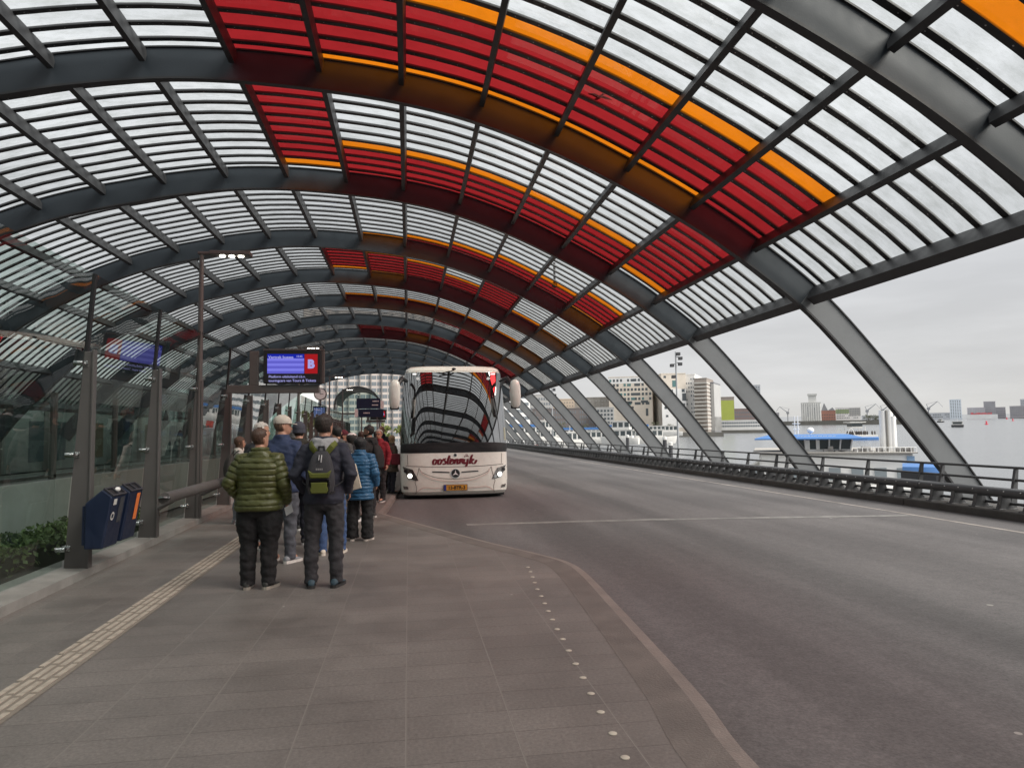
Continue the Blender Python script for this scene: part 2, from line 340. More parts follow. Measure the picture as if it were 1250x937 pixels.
struct(mb.obj('kerb_stone', pm('kerb_stone', (.135, .12, .108), .7, 0, .3, 3, .3, 60)))
mb = MB()
for a, b, c, d in zip(km[:-1], km[1:], kc[:-1], kc[1:]):
    z = Vector((0, 0, -.012)); q = Vector((0, 0, RZ-.05))
    mb.quad(a+Vector((0, 0, .0015)), c+z, d+z, b+Vector((0, 0, .0015))); mb.quad(c+z, c+q, d+q, d+z)
struct(mb.obj('kerb_edge', pm('kerb_edge', (.18, .155, .138), .65, 0, .3, 4, .3, 60)))
mb = MB(); mb.quad((-.9, -60, RZ), (11.3, -60, RZ), (11.3, 100, RZ), (-.9, 100, RZ)); struct(mb.obj('road', M['asphalt']))
mb = MB()
for k in range(60): mb.quad((9.95, 2+k*1.6, RZ+.004), (10.05, 2+k*1.6, RZ+.004), (10.05, 2+k*1.6+1.59, RZ+.004), (9.95, 2+k*1.6+1.59, RZ+.004))
struct(mb.obj('road_line', pm('worn_line_paint', (.30, .27, .245), .7, 0, .5, 3)))
mb = MB(); seam = [(1.1, 13.55), (3, 13.5), (4.83, 13.38), (7.5, 13.05), (9.9, 12.72)]
for (a, b), (c, d) in zip(seam[:-1], seam[1:]):
    for k in range(6):
        x0, y0, x1, y1 = a+(c-a)*k/6, b+(d-b)*k/6, a+(c-a)*(k+1)/6, b+(d-b)*(k+1)/6
        h0, h1 = .12+.07*noise.noise((x0*3, 0, 0)), .12+.07*noise.noise((x1*3, 0, 0))
        mb.quad((x0, y0-h0, RZ+.004), (x1, y1-h1, RZ+.004), (x1, y1+h1, RZ+.004), (x0, y0+h0, RZ+.004))
struct(mb.obj('road_seam', pm('pale_sealant', (.2, .195, .185), .7, 0, .5, 5)))
# tactile paving
mb = MB(); mb.quad((-2.46, -4, .004), (-2.19, -4, .004), (-3.35, 60, .004), (-3.64, 60, .004))
mb.cur = 1
y = -4.0
while y < 45:
    for k in range(4):
        x = -2.605+k*.07-.0182*(y-4)
        mb.box(x-.019, x+.019, y+.015+.05*(k % 2), y+.275+.05*(k % 2), .0042, .0095)
    y += .3
tm = [pm('tactile_base', (.2, .175, .145), .8, 0, .2, 20), pm('tactile_rib', (.37, .33, .275), .75, 0, .3, 12)]
struct(mb.obj('tactile_paving', tm))
# floor studs follow the kerb
sp_pts = [(0.967, 2.654), (1.024, 2.946), (1.053, 3.239), (1.077, 3.523), (1.097, 3.806), (1.111, 4.099), (1.13, 4.392), (1.15, 4.675), (1.169, 4.957), (1.188, 5.259), (1.207, 5.551), (1.222, 5.833), (1.245, 6.134), (1.265, 6.426), (1.289, 6.716), (1.312, 7.016), (1.331, 7.327), (1.36, 7.645), (1.389, 7.944), (1.417, 8.242), (1.436, 8.522)]
mstud = pm('cream_stud', (.46, .43, .36), .5)
stud = None
for i, (x, y) in enumerate(sp_pts):
    if stud is None:
        b = MB(); b.lathe([(.024, 0), (.024, .003), (.02, .005), (.004, .006)], 14); stud = b.obj('floor_stud', mstud, None, True); o = stud
    else: o = stud.copy(); col.objects.link(o)
    o.location = (x, y, .001)
    tag(o, 'small round cream stud set in the pavement beside the kerb', 'floor stud', 'cream studs in a row along the kerb')
# deck under everything, water below
mb = MB(); mb.box(-40, 11.97, -60, 110, -8.9, RZ-.06); struct(mb.obj('station_deck', M['concrete_d']))
def wz(p): return -8+.018*max(0, p.dot(CFH))
CFH = Vector((sin(YAW), cos(YAW), 0)); CRH = Vector((cos(YAW), -sin(YAW), 0))
mb = MB()
for d0, d1 in ((-300, 0), (0, 400), (400, 5200)):
    q = [CFH*d0-CRH*5000, CFH*d0+CRH*5000, CFH*d1+CRH*5000, CFH*d1-CRH*5000]
    mb.quad(*[(p.x, p.y, wz(p)) for p in q])
struct(mb.obj('water', M['water']))

# ------------------------------------------------------------------ canopy
CK = .93
S = 6.93*CK
def AY(k): return 15.5*CK+S*(k-1)
ext = [(-19.8, 1.9), (-18.8, 3.2), (-17, 5.15), (-15, 6.8), (-13, 7.98), (-11.3, 8.74), (-9.9, 9.2), (-8.44, 9.55), (-7.34, 9.80), (-5.6, 10.06), (-3.82, 10.14), (-1.9, 10.05), (-.15, 9.86), (1.6, 9.5), (3.46, 8.87), (5.13, 8.11), (6.86, 7.19), (8.39, 6.21), (10.13, 4.84), (11.92, 2.87), (13.35, 1.12), (13.87, .44), (15.2, -1.5), (16.8, -4.1), (18.6, -7.4), (19.5, -9.2)]
E3 = [Vector((p.x*CK, 0, (p.y-1.65)*CK+1.65)) for p in crspline([(x, z, 0) for x, z in ext], 6)]
EN = []
for i in range(len(E3)):
    t = (E3[min(i+1, len(E3)-1)]-E3[max(i-1, 0)]).normalized(); EN.append(Vector((-t.z, 0, t.x)))
def eat(x):
    for i in range(len(E3)-1):
        if E3[i].x <= x <= E3[i+1].x:
            f = (x-E3[i].x)/(E3[i+1].x-E3[i].x); return E3[i].lerp(E3[i+1], f), EN[i].lerp(EN[i+1], f).normalized()
def adepth(x): 
    t = min(1, max(0, (x-3)/8)); return CK*(.66-.08*t)
canopy = thing('bus_station_canopy', 'vaulted steel canopy with red, orange and clear glass panes over the bus lanes', 'canopy')
KS = range(-6, 13)
LEGI = next(i for i, p in enumerate(E3) if p.x > 9.75*CK)
def arch_mesh(i0, i1):
    b = MB(); a, w_ = .04, .075
    for p, n in zip(E3[i0:i1], EN[i0:i1]): pass
    R = lambda fn: [[p+n*d+Vector((0, y, 0)) for y, d in fn(adepth(p.x))] for p, n in zip(E3[i0:i1], EN[i0:i1])]
    b.cur = 0; b.loft(R(lambda D: [(-a, .01), (a, .01), (a, -D+.01), (-a, -D+.01)]))
    b.cur = 1; b.loft(R(lambda D: [(-w_, .04), (w_, .04), (w_, .012), (-w_, .012)])); b.loft(R(lambda D: [(-w_, -D+.008), (w_, -D+.008), (w_, -D-.035), (-w_, -D-.035)]))
    return b
arch0 = arch_mesh(0, LEGI+1).obj('arch', [M['steel'], M['steel_d']], canopy, True, 0, None, 30)
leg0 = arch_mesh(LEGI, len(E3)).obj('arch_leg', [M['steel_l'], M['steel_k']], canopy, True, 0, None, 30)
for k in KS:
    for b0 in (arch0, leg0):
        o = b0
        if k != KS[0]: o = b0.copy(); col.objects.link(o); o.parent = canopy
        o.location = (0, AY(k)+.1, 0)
PX = [-18.6, -17.2, -15.8, -14.3, -12.7, -11.05, -9.25, -7.5, -5.66, -3.79, -1.91, -.08, 1.78, 3.55, 5.25, 6.86, 8.42, 9.92]   # P-9 .. P8
PJ = {j: PX[j+9]*CK for j in range(-9, 9)}
Y0, Y1 = AY(KS[0]), AY(KS[-1])
for j, x in PJ.items():
    p, n = eat(x); t = Vector((n.z, 0, -n.x)); b = MB()
    hw, dp = (.11, .42) if j in (8, -9) else (.055, .34)
    for k in list(KS)[:-1]:
        a, c = AY(k)+.15, AY(k+1)+.05
        R = [(-hw, -.002), (hw, -.002), (hw, -dp), (-hw, -dp)]
        r0 = [p+t*u+n*(d if d > 0 else d*.45)+Vector((0, a, 0)) for u, d in R]
        ra = [p+t*u+n*d+Vector((0, a+.12, 0)) for u, d in R]
        rb = [p+t*u+n*d+Vector((0, c-.12, 0)) for u, d in R]
        r1 = [p+t*u+n*(d if d > 0 else d*.45)+Vector((0, c, 0)) for u, d in R]
        b.loft([r0, ra, rb, r1])
    b.obj('edge_beam' if j in (8, -9) else 'purlin', M['steel_d'], canopy)
def W(n): return 'w'*n
COL = {}
def setc(k, j, s): COL[(k, j)] = s
for j in (0,): setc(0, j, 'rrrrrrrrrr')
setc(0, 1, 'wwwworrrro'); 
for j in (2, 3, 4, 5): setc(0, j, 'wwwworrrro')
setc(0, 1, 'rrrrrrrrro'); setc(0, 6, 'wwwworrrrr')
setc(1, 0, 'rrrrrrrrow')
for j in (1, 2, 3, 4, 5): setc(1, j, 'wwwwworrrr')
setc(1, 6, 'rrrrrrrrow')
setc(2, 1, 'wwwwwwwwwo'); setc(2, 2, 'wwwwwwwwor'); setc(2, 3, 'owwwwwworr')
for j in (4, 5): setc(2, j, 'wwwwwworrr')
setc(2, 6, 'wwwworrrro')
setc(3, 0, 'rrrrrrrrow'); setc(3, 1, 'roorrrrrro'); setc(3, 2, 'owworrrrrr'); setc(3, 3, 'wwwwworrrr'); setc(3, 4, 'rrrrrrrrrr'); setc(3, 5, 'wwwwwwwwor'); setc(3, 6, 'wwwwwwwwwo')
for j in range(0, 6): setc(4, j, 'wwwwwwwwor')
setc(4, 6, 'owwwwwwwwo')
for j, s in enumerate(['rrwwwwwwww', 'rrrwwwwwww', 'rrrrwwwwww', 'rrrrrrwwww', 'rrrrrrrrrr', 'owwwwwwwwo', 'owwwwwwwwo']): setc(5, j, s)
for j in range(0, 7): setc(6, j, 'rrrrrrrrrr')
setc(6, 1, 'oorrrrrrrr'); setc(6, 2, 'rrrrrrrrro')
setc(-1, 6, 'rrrrrrroww'); setc(-1, 5, 'wwwwwwwwww'); setc(-1, 7, 'wwwwwwwwww')
for k in (-1, -2, -3, -4, -5):
    for j in range(0, 7):
        if (k, j) in COL: continue
        h = (k*7+j*3) % 5
        setc(k, j, ({0: 'rrrrrrrrrr', 1: 'wwwworrrro', 2: 'rrrrrroorr', 3: 'wwwwwwwwor', 4: 'oorrrrrrrr'}[h] if k in (-1, -3) and j > 4 else ('wwwwwwwwww' if h in (0, 1, 3) or j < 4 else 'wwworrrrro')))
NS = 12
js = sorted(PJ)
for k in list(KS)[:-1]:
    ya, yb = AY(k)+.1, AY(k+1)+.1; ds = (yb-ya)/NS
    near = -1 <= k <= 4
    bay = MB(); bolts = MB(); pan = {'w': MB(), 'r': MB(), 'o': MB()}
    for ji in range(len(js)-1):
        j = js[ji]; xa, xb = PJ[j], PJ[js[ji+1]]; ng = 3
        prs = [eat(xa+(xb-xa)*i/ng) for i in range(ng+1)]
        for s_ in range(NS):
            yc = ya+ds*(s_+.32)
            # hat-shaped bar: wide flat plate with a deep stem
            rings = []
            for p, n in prs:
                rings.append([p+n*d+Vector((0, yc+u, 0)) for u, d in ((-.062, -.004), (.062, -.004), (.062, .012), (.04, .05), (-.04, .05), (-.062, .012))])
            bay.loft(rings, False)
            if near and j >= -8:
                for q in range(4):
                    p, n = eat(xa+(xb-xa)*(q+.5)/4); t = Vector((n.z, 0, -n.x)); c = p+n*(-.007)+Vector((0, yc, 0)); r = .012
                    bolts.add([c+t*(r*cos(a))+Vector((0, r*sin(a), 0)) for a in (0, pi/3, 2*pi/3, pi, 4*pi/3, 5*pi/3)], [(0, 1, 2, 3, 4, 5)])
        cs = COL.get((k, j), 'w'*10); cs = cs[0]*3+cs
        for s_ in range(NS+1):   # half panes meet over each arch
            b = pan[cs[s_]]; y0, y1 = max(ya, ya+ds*(s_-.68))+.005, min(yb, ya+ds*(s_+.32))-.005
            for (p, n), (p2, n2) in zip(prs[:-1], prs[1:]):
                b.quad(p+n*.056+Vector((0, y0, 0)), p2+n2*.056+Vector((0, y0, 0)), p2+n2*.056+Vector((0, y1, 0)), p+n*.056+Vector((0, y1, 0)))
    o = bay.obj('glazing_bars', M['steel_d'], canopy)
    if bolts.v: bolts.obj('bolts', M['bolt'], o)['kind'] = 'stuff'
    for c, nm, mt in (('w', 'clear_glass', 'clear'), ('r', 'red_glass', 'red'), ('o', 'orange_glass', 'orange')):
        if pan[c].v: pan[c].obj(nm, M[mt], o)

# ------------------------------------------------------------------ glass screen wall on the left
PY0, PS = 9.13, 2.5
wall = thing('glass_screen_wall', 'long leaning glass screen with tapered grey steel fins along the left of the platform', 'screen wall')
def wx(y): return -3.74-.028*max(0, y-7.2)
mb = MB()
seg = [-4, 2, 7.2, 12, 18, 30, 45, 66]
for a, b_ in zip(seg[:-1], seg[1:]):
    xa, xb = wx(a), wx(b_)
    mb.add([(xa, a, -.02), (xb, b_, -.02), (xb, b_, .1), (xa, a, .1), (xa-.5, a, -.02), (xb-.5, b_, -.02), (xb-.5, b_, .12), (xa-.5, a, .12)], [(0, 1, 2, 3), (3, 2, 6, 7), (4, 7, 6, 5)])
mb.obj('plinth', M['concrete'], wall)
ks = range(-5, 24)
def fin(b):
    # tapered plate, local origin at platform-side foot; x negative is away from platform
    n = .035
    pr = [(0, 0), (0, 2.6), (-.11, 2.6), (-.27, 0)]
    b.prism(pr, -n, n, lambda a, z, d: Vector((a, d, z)))
    b.box(-.013, .012, -.05, .05, .0, 2.62)
    return b
f0 = None; first = True
for k in ks:
    y = PY0+PS*k; x = wx(y)
    if f0 is None:
        f0 = fin(MB()).obj('post', M['post'], wall, False, .006)
        c = MB()
        for z in (.24, 1.35, 2.45):
            gx = -.27+.16*z/2.6
            for s_ in (-1, 1):
                c.tube([(gx+.03, s_*.03, z), (gx+.01, s_*.13, z)], .016, 8); 
                c.tube([(gx-.055, s_*.13, z), (gx+.045, s_*.13, z)], [.03, .03], 10)
            c.box(gx-.02, gx+.06, -.045, .045, z-.035, z+.035)
        cl = c.obj('glass_clip', M['chrome'], f0, True)
        o = f0
    else: o = copy_tree(f0, wall)
    o.location = (x, y, .1)
def gpos(y, z): return wx(y)-.295+.075*z
pane_mb = None
for k in list(ks)[:-1]:
    ya, yb = PY0+PS*k+.045, PY0+PS*(k+1)-.045
    g = MB(); zt = 3.66 if k < 3 else 3.3
    g.quad((gpos(ya, .13), ya, .13), (gpos(yb, .13), yb, .13), (gpos(yb, zt), yb, zt), (gpos(ya, zt), ya, zt))
    g.obj('glass_pane', M['screen_glass'], wall)
    if k < 10:
        g = MB(); yy = PY0+PS*(k+1)
        g.add([(gpos(yy, 2.6)+dx, yy+dy, 2.6) for dx in (-.02, .02) for dy in (-.03, .03)]+[(gpos(yy, zt)+dx, yy+dy, zt) for dx in (-.02, .02) for dy in (-.03, .03)],
              [(0, 1, 3, 2), (4, 6, 7, 5), (0, 2, 6, 4), (1, 5, 7, 3), (0, 4, 5, 1), (2, 3, 7, 6)])
        g.obj('joint_strip', M['gasket'], wall)
# lean rail
lr = thing('lean_rail', 'fat grey tubular leaning rail bracketed to the glass wall fins', 'rail', (-3.5, 10.8, 0))
b = MB(); b.tube([(0, 0, .76), (-.14, 5.2, .76)], .085, 18); b.obj('tube', M['post'], lr, True)
b = MB(); b.tube([(0, -.004, .76), (0, .0, .78)], .083, 18); b.obj('end_cap', M['chrome'], lr, True)
for yy in (.83, 3.33):
    b = MB(); b.tube([(-.03, yy, .72), (-.34-.028*yy, yy, .55)], [.03, .045], 8); b.obj('bracket', M['post'], lr, True)

# litter bins
def make_bin(kind):
    t = thing('litter_bin', '', 'litter bin')
    b = MB(); pr = [(0, 0), (.20, 0), (.3, .60), (.19, .69), (0, .53)]
    b.prism(pr, -.21, .21, lambda a, z, d: Vector((a, d, z))); b.obj('body', M['navy'], t, False, .018)
    b = MB(); b.box(-.03, .0, -.19, .19, .05, .5); b.obj('back_plate', M['navy'], t)
    # slanted lid frame with opening
    fr = pm('bin_lid', (.03, .032, .04), .4)
    d = Vector((.3-.19, 0, -.09)); L_ = d.length; d.normalize(); nrm = Vector((.09, 0, .11)).normalized(); o0 = Vector((.19, 0, .69))
    def pt(a, yy, h): return o0+d*a+Vector((0, yy, 0))+nrm*h
    b = MB()
    for (a0, a1, y0, y1) in ((0, .018, -.2, .2), (L_-.018, L_, -.2, .2), (.018, L_-.018, -.2, -.17), (.018, L_-.018, .17, .2), (.018, L_-.018, -.012, .012)):
        vs = [pt(a, yy, h) for h in (.001, .02) for yy in (y0, y1) for a in (a0, a1)]
        b.add(vs, [(0, 2, 3, 1), (4, 5, 7, 6), (0, 1, 5, 4), (2, 6, 7, 3), (0, 4, 6, 2), (1, 3, 7, 5)])
    b.obj('lid_frame', fr, t)
    b = MB(); b.quad(pt(.018, -.17, .003), pt(L_-.018, -.17, .003), pt(L_-.018, .17, .003), pt(.018, .17, .003)); b.obj('opening', M['black'], t)
    def fp(yy, z, h=.004):   # on the slanted front
        return Vector((.2+.1*(z/.6)+h, yy, z))
    if kind == 0:
        b = MB(); b.ell(pt(.05, .1, .01), .03, .05, .03); b.obj('crumpled_paper', M['white'], t, True)
        st = pm('sticker_white', (.55, .55, .53), .5); b = MB()
        b.quad(fp(-.15, .5), fp(-.06, .5), fp(-.06, .57), fp(-.15, .57))
        for q in range(10):
            a = 2*pi*q/10; a2 = 2*pi*(q+1)/10
            b.add([fp(-.11+.05*cos(a), .37+.05*sin(a)), fp(-.11+.05*cos(a2), .37+.05*sin(a2)), fp(-.11+.03*cos(a2), .37+.03*sin(a2)), fp(-.11+.03*cos(a), .37+.03*sin(a))], [(0, 1, 2, 3)])
        b.obj('sticker', st, t)
        b = MB(); b.quad(fp(.03, .28), fp(.15, .28), fp(.15, .58), fp(.03, .58)); b.obj('notice_label', pm('dim_label', (.05, .055, .065), .5), t)
    else:
        b = MB(); b.quad(fp(.02, .24), fp(.13, .24), fp(.13, .57), fp(.02, .57)); b.obj('orange_label', pm('orange_label', (.75, .2, .05), .5), t)
    return t
b1 = make_bin(0); b1.scale = (1.0,)*3; b1.location = (-3.72, 9.0, .36); b1['label'] = 'navy blue litter bin with white stickers, nearer of the pair on the fin'
b2 = make_bin(1); b2.scale = (1.0,)*3; b2.location = (-3.73, 9.56, .37); b2['label'] = 'navy blue litter bin with an orange label, farther of the pair'

# platform lamps
lampm = emis('lamp_led', (1, .93, .8), 14)
lamp0 = None
for i, (y, lab) in enumerate(((14.13, 'tall grey platform lamp with three lit lights, beside the nearest departure screen'), (29.13, 'grey platform lamp behind the nearest departure screen'), (44.1, 'far grey platform lamp with one long arm halfway down the platform'), (56.6, 'farthest grey platform lamp near the round topped entrance'))):
    if lamp0 is None:
        t = thing('platform_lamp', lab, 'lamp'); lamp0 = t
        b = MB(); b.tube([(0, 0, .1), (0, 0, 3.0), (.0, 0, 4.82)], [.05, .048, .04], 12); b.obj('pole', M['post'], t, True)
        b = MB(); b.box(-.06, .45, -.05, .05, 4.8, 4.85); b.box(.16, .86, -.12, .12, 4.79, 4.86); b.obj('arm', M['post'], t, False, .01)
        for q in range(3):
            b = MB(); b.tube([(.36+q*.16, 0, 4.792), (.36+q*.16, 0, 4.775)], .05, 12); b.obj('bulb', lampm, t)
        o = t
    else: o = copy_tree(lamp0); o['label'] = lab
    o.location = (wx(y)-.05, y, 0); o.scale = (1.08,)*3

# departure screens
sblue = emis('screen_lilac', (.20, .20, .78), 1.0); sblue2 = emis('screen_lilac_dark', (.12, .115, .58), 1.0); shead = emis('screen_header', (.01, .02, .36), 1.0)
sred = emis('screen_red', (.36, .012, .016), 1.0); stext = emis('screen_text', (.36, .36, .75), 1.0)
def make_screen(label, loc, w_, h_, full=True, post=None, arm=0):
    t = thing('departure_screen', label, 'screen', loc)
    b = MB(); b.box(-w_/2, w_/2, -.06, .1, -h_/2, h_/2); b.obj('housing', M['black'], t, False, .015)
    b = MB(); b.box(-w_/2-.02, w_/2+.05, .02, .14, h_/2-.01, h_/2+.03); b.box(w_/2+.004, w_/2+.05, .02, .14, -h_/2, h_/2); b.obj('sun_hood', M['post'], t)
    X0, X1, Z0, Z1 = -w_*.43, w_*.435, -h_*.21, h_*.37; xm = X0+(X1-X0)*.735; yf = -.064
    b = MB(); n = 6
    for q in range(n):
        b.cur = q % 2; za, zb = Z0+(Z1-Z0)*.78*q/n, Z0+(Z1-Z0)*.78*(q+1)/n
        b.quad((X0, yf, za), (xm-.005, yf, za), (xm-.005, yf, zb), (X0, yf, zb))
    b.obj('timetable', [sblue2, sblue], t)
    b = MB(); b.quad((X0, yf, Z0+(Z1-Z0)*.785), (xm-.005, yf, Z0+(Z1-Z0)*.785), (xm-.005, yf, Z1), (X0, yf, Z1)); b.obj('header', shead, t)
    b = MB(); b.quad((xm+.005, yf, Z0), (X1, yf, Z0), (X1, yf, Z1), (xm+.005, yf, Z1)); b.obj('platform_panel', sred, t)
    T = Matrix.Translation
    text_obj('letter', 'B', h_*.34, stext, t, T(((xm+X1)/2, yf-.004, (Z0+Z1)/2-h_*.12)) @ FRONT, .014, 'CENTER')
    if full:
        text_obj('header_text', 'Vertrek busses', .085, stext, t, T((X0+.02, yf-.004, Z1-.095)) @ FRONT, .002)
        text_obj('clock_text', '10:45', .06, stext, t, T((xm-.17, yf-.004, Z1-.07)) @ FRONT, .001)
        text_obj('footer_text', 'Platform uitsluitend t.b.v.', .075, stext, t, T((X0+.03, yf-.004, Z0-.09)) @ FRONT, .001)
        text_obj('footer_text', 'touringcars van Tours & Tickets', .075, stext, t, T((X0+.03, yf-.004, Z0-.175)) @ FRONT, .001)
    if arm:
        b = MB(); b.box(-arm, w_*.45, .02, .16, -h_/2-.2, -h_/2-.03); b.box(-w_/2-.3, -w_/2-.12, .03, .13, -h_/2-.03, h_/2-.02); b.obj('support_beam', M['post'], t, False, .008)
    return t
make_screen('nearest departure screen with red letter B panel, on a beam from the glass wall', (-2.45, 15.4, 3.11), 1.2, .72, True, None, 1.35)
make_screen('small distant departure screen with red panel, left of the coach mirror', (-2.45, 58, 3.2), 1.25, .8, False, None, 1.0)
# screen on a pole with clock
t = thing('platform_clock', 'round white platform clock on a grey post above a small screen', 'clock', (-5.6, 46, 0))
b = MB(); b.tube([(0, 0, 0), (0, 0, 3.9)], .07, 8); b.obj('post', M['post'], t, True)
b = MB(); b.tube([(0, -.08, 4.25), (0, .08, 4.25)], .4, 24); b.obj('rim', M['post'], t, True)
b = MB(); b.tube([(0, -.085, 4.25), (0, -.081, 4.25)], .34, 24); b.obj('face', M['white'], t, True)
b = MB(); b.box(-.015, .015, -.095, -.09, 4.25, 4.52); b.box(0, .2, -.095, -.09, 4.235, 4.265); b.obj('hand', M['black'], t)
t = thing('information_screen', 'small pale blue information screen under the round platform clock', 'screen', (-5.6, 45.6, 3.05))
b = MB(); b.box(-.4, .4, -.05, .05, -.4, .4); b.obj('housing', M['black'], t)
b = MB(); b.quad((-.34, -.054, -.32), (.34, -.054, -.32), (.34, -.054, .32), (-.34, -.054, .32)); b.obj('display', emis('pale_screen', (.3, .38, .8), 1), t)

# entrance with arched roof and navy boards
t = thing('station_entrance', 'arched roof entrance kiosk with dark navy sign boards at the far platform end', 'kiosk', (-4.3, 60, 0))
b = MB(); n = 14; arc = [(1.9*cos(pi-pi*i/n), 4.2+1.5*sin(pi-pi*i/n)) for i in range(n+1)]; inn = [(x*.93, 4.15+(z-4.2)*.9) for x, z in arc]
for (a, c), (a2, c2) in zip(zip(arc[:-1], arc[1:]), zip(inn[:-1], inn[1:])):
    vs = [(p[0], y, p[1]) for y in (0, 6) for p in (a, c, c2, a2)]
    b.add(vs, [(0, 1, 2, 3), (4, 7, 6, 5), (0, 4, 5, 1), (3, 2, 6, 7)])
b.obj('roof', M['steel_d'], t)
b = MB()
for x in (-1.85, 1.85): b.box(x-.08, x+.08, 0, .2, 0, 4.2)
b.box(-1.9, 1.9, 0, .15, 3.3, 3.45); b.obj('frame', M['post'], t)
b = MB(); b.quad((-1.7, .5, .2), (1.7, .5, .2), (1.7, .5, 5.2), (-1.7, .5, 5.2)); b.obj('glazing', M['far_glass'], t)
t = thing('direction_board', 'stacked navy blue direction boards with white lettering below the arched entrance roof', 'sign', (-3.1, 56, 3.6))
nv = pm('navy_sign', (.008, .014, .045), .4)
for z0, z1, x0, x1 in ((.05, .85, -.95, .9), (-.62, .0, -.8, 1.15)):
    b = MB(); b.box(x0, x1, -.06, .06, z0, z1); b.obj('board', nv, t)
for z, x in ((.62, .3), (.32, .25), (-.3, -.4)):
    b = MB()
    for q in range(5): b.box(x+q*.1, x+q*.1+.07, -.07, -.062, z-.04, z+.05)
    b.obj('lettering', M['white'], t)
for x0, z0 in ((.92, .05), (-1.08, -.6)):
    b = MB(); b.box(x0, x0+.24, -.07, .05, z0, z0+.62); b.obj('pictogram', M['white'], t)
b = MB(); b.box(-.6, -.5, -.04, .04, -3.6, -.62); b.box(.6, .7, -.04, .04, -3.6, -.62); b.obj('post', M['post'], t)

# behind the glass wall: hedge, parapet, bus lane, station wall
def leaves(b, pts, size, rnd):
    for p in pts:
        a = rnd.uniform(0, 2*pi); e_ = rnd.uniform(-1.2, 1.2); u = Vector((cos(a)*cos(e_), sin(a)*cos(e_), sin(e_))); v = u.orthogonal().normalized()
        v = (Matrix.Rotation(rnd.uniform(0, 6.28), 3, u) @ v); s_ = size*rnd.uniform(.6, 1.3); u = u*s_; v = v*s_*.55
        b.add([p-u, p+v, p+u, p-v], [(0, 1, 2, 3)])
rnd = random.Random(3)
b = MB()
pts = []
for _ in range(9500):
    y = rnd.uniform(2.0, 13.5); x = rnd.uniform(-5.35, -4.42); top = .40+.08*noise.noise((x*3, y*2, 0))
    z = rnd.uniform(.1, top) if rnd.random() < .45 else top-abs(rnd.gauss(0, .05))
    pts.append(Vector((x, y, z)))
leaves(b, pts, .04, rnd)
hd = b.obj('hedge', M['leaf']); tag(hd, 'clipped dark green hedge behind the glass wall', 'hedge')
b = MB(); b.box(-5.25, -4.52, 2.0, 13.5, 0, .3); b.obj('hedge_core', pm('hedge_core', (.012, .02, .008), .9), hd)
pw = thing('parapet_wall', 'pale grey panelled parapet with a glass balustrade behind the hedge', 'wall', (-5.75, 0, 0))
for k in range(14):
    y = -2+k*2.4; b = MB(); b.box(-.05, .05, y, y+2.38, -.1, .98); b.obj('panel', M['panel'], pw, False, .01)
    b = MB(); b.quad((0, y, 1.0), (0, y+2.38, 1.0), (0, y+2.38, 2.3), (0, y, 2.3)); b.obj('glass_pane', M['far_glass'], pw)
    b = MB(); b.box(-.04, .04, y-.04, y+.04, .99, 2.4); b.obj('post', M['post'], pw)
b = MB(); b.box(-.04, .04, -2, 31.6, 1.02, 1.07); b.obj('rail', M['chrome'], pw)
mb = MB(); mb.quad((-15.5, -40, RZ+.01), (-5.85, -40, RZ+.01), (-5.85, 96, RZ+.01), (-15.5, 96, RZ+.01)); struct(mb.obj('bus_lane', M['asphalt']))
mb = MB()
for k in range(16): mb.quad((-8.6, -6+k*5, RZ+.014), (-8.45, -6+k*5, RZ+.014), (-8.45, -2.5+k*5, RZ+.014), (-8.6, -2.5+k*5, RZ+.014))
struct(mb.obj('lane_marking', pm('lane_paint', (.5, .5, .48), .7)))
hall = thing('train_hall_wall', 'dark wall of the train hall beyond the bus lane with lit shop windows', 'building', (-20, 0, 0))
b = MB(); b.box(-1, 0, -45, 96, -.1, 5.6); b.obj('wall', M['darkwall'], hall)
wl = [emis('shop_glow_warm', (.5, .42, .3), .12), emis('shop_glow_cool', (.3, .4, .42), .1)]
for k in range(18):
    y = -20+k*5.5; ww = rnd.uniform(1.6, 4.2); b = MB(); b.quad((.02, y, .4), (.02, y+ww, .4), (.02, y+ww, 2.6), (.02, y, 2.6)); b.obj('shop_window', wl[k % 2], hall)
for k in range(28):
    y = -30+k*4.5; b = MB(); b.box(.05, .3, y, y+.25, -.1, 5.5); b.obj('pilaster', M['post'], hall)
# parked bus behind, dim

# ------------------------------------------------------------------ right side: kerb, guard rail, handrail
XR = 11.05
mb = MB()
for k in range(-4, 12):
    a, b_ = AY(k)+.01, AY(k+1)-.01; mb.box(XR, XR+.9, a, b_, RZ-.05, .045)
struct(mb.obj('kerb_wall', pm('dark_kerb_wall', (.085, .08, .075), .8, 0, .35, 2, .3, 30), None, False, .03))
gr_ = thing('guard_rail', 'thick dark tubular guard rail on stubby posts along the kerb of the road', 'guard rail', (XR+.22, 0, 0))
b = MB()
for k in range(-4, 12):
    a, b_ = AY(k)+.02, AY(k+1)-.02
    b.tube([(0, a, .36), (0, b_, .36)], .095, 18); b.tube([(0, b_-.3, .36), (0, b_+.34, .36)], .101, 18)
b.obj('tube', M['rail'], gr_, True)
b = MB(); b.tube([(.12, -12, .15), (.12, 92, .15)], .03, 8); b.obj('lower_bar', M['rail'], gr_, True)
b = MB()
for k in range(220):
    y = -10+k*.37
    if y < 40: b.ell((-.094, y, .39), .012, .013, .013, 6, 4)
b.obj('reflectors', M['bolt'], gr_)['kind'] = 'stuff'
stub = None; far = MB()
def stub_geo(b, y=0):
    b.loft([[Vector((x, y+dy, z)) for x, dy in ((-.11*w_, -.05), (.15*w_, -.04), (.15*w_, .04), (-.11*w_, .05))] for z, w_ in ((.055, 1.3), (.14, .95), (.31, .68))])
    b.box(-.18, .24, y-.085, y+.085, .045, .062)
n_ = 0
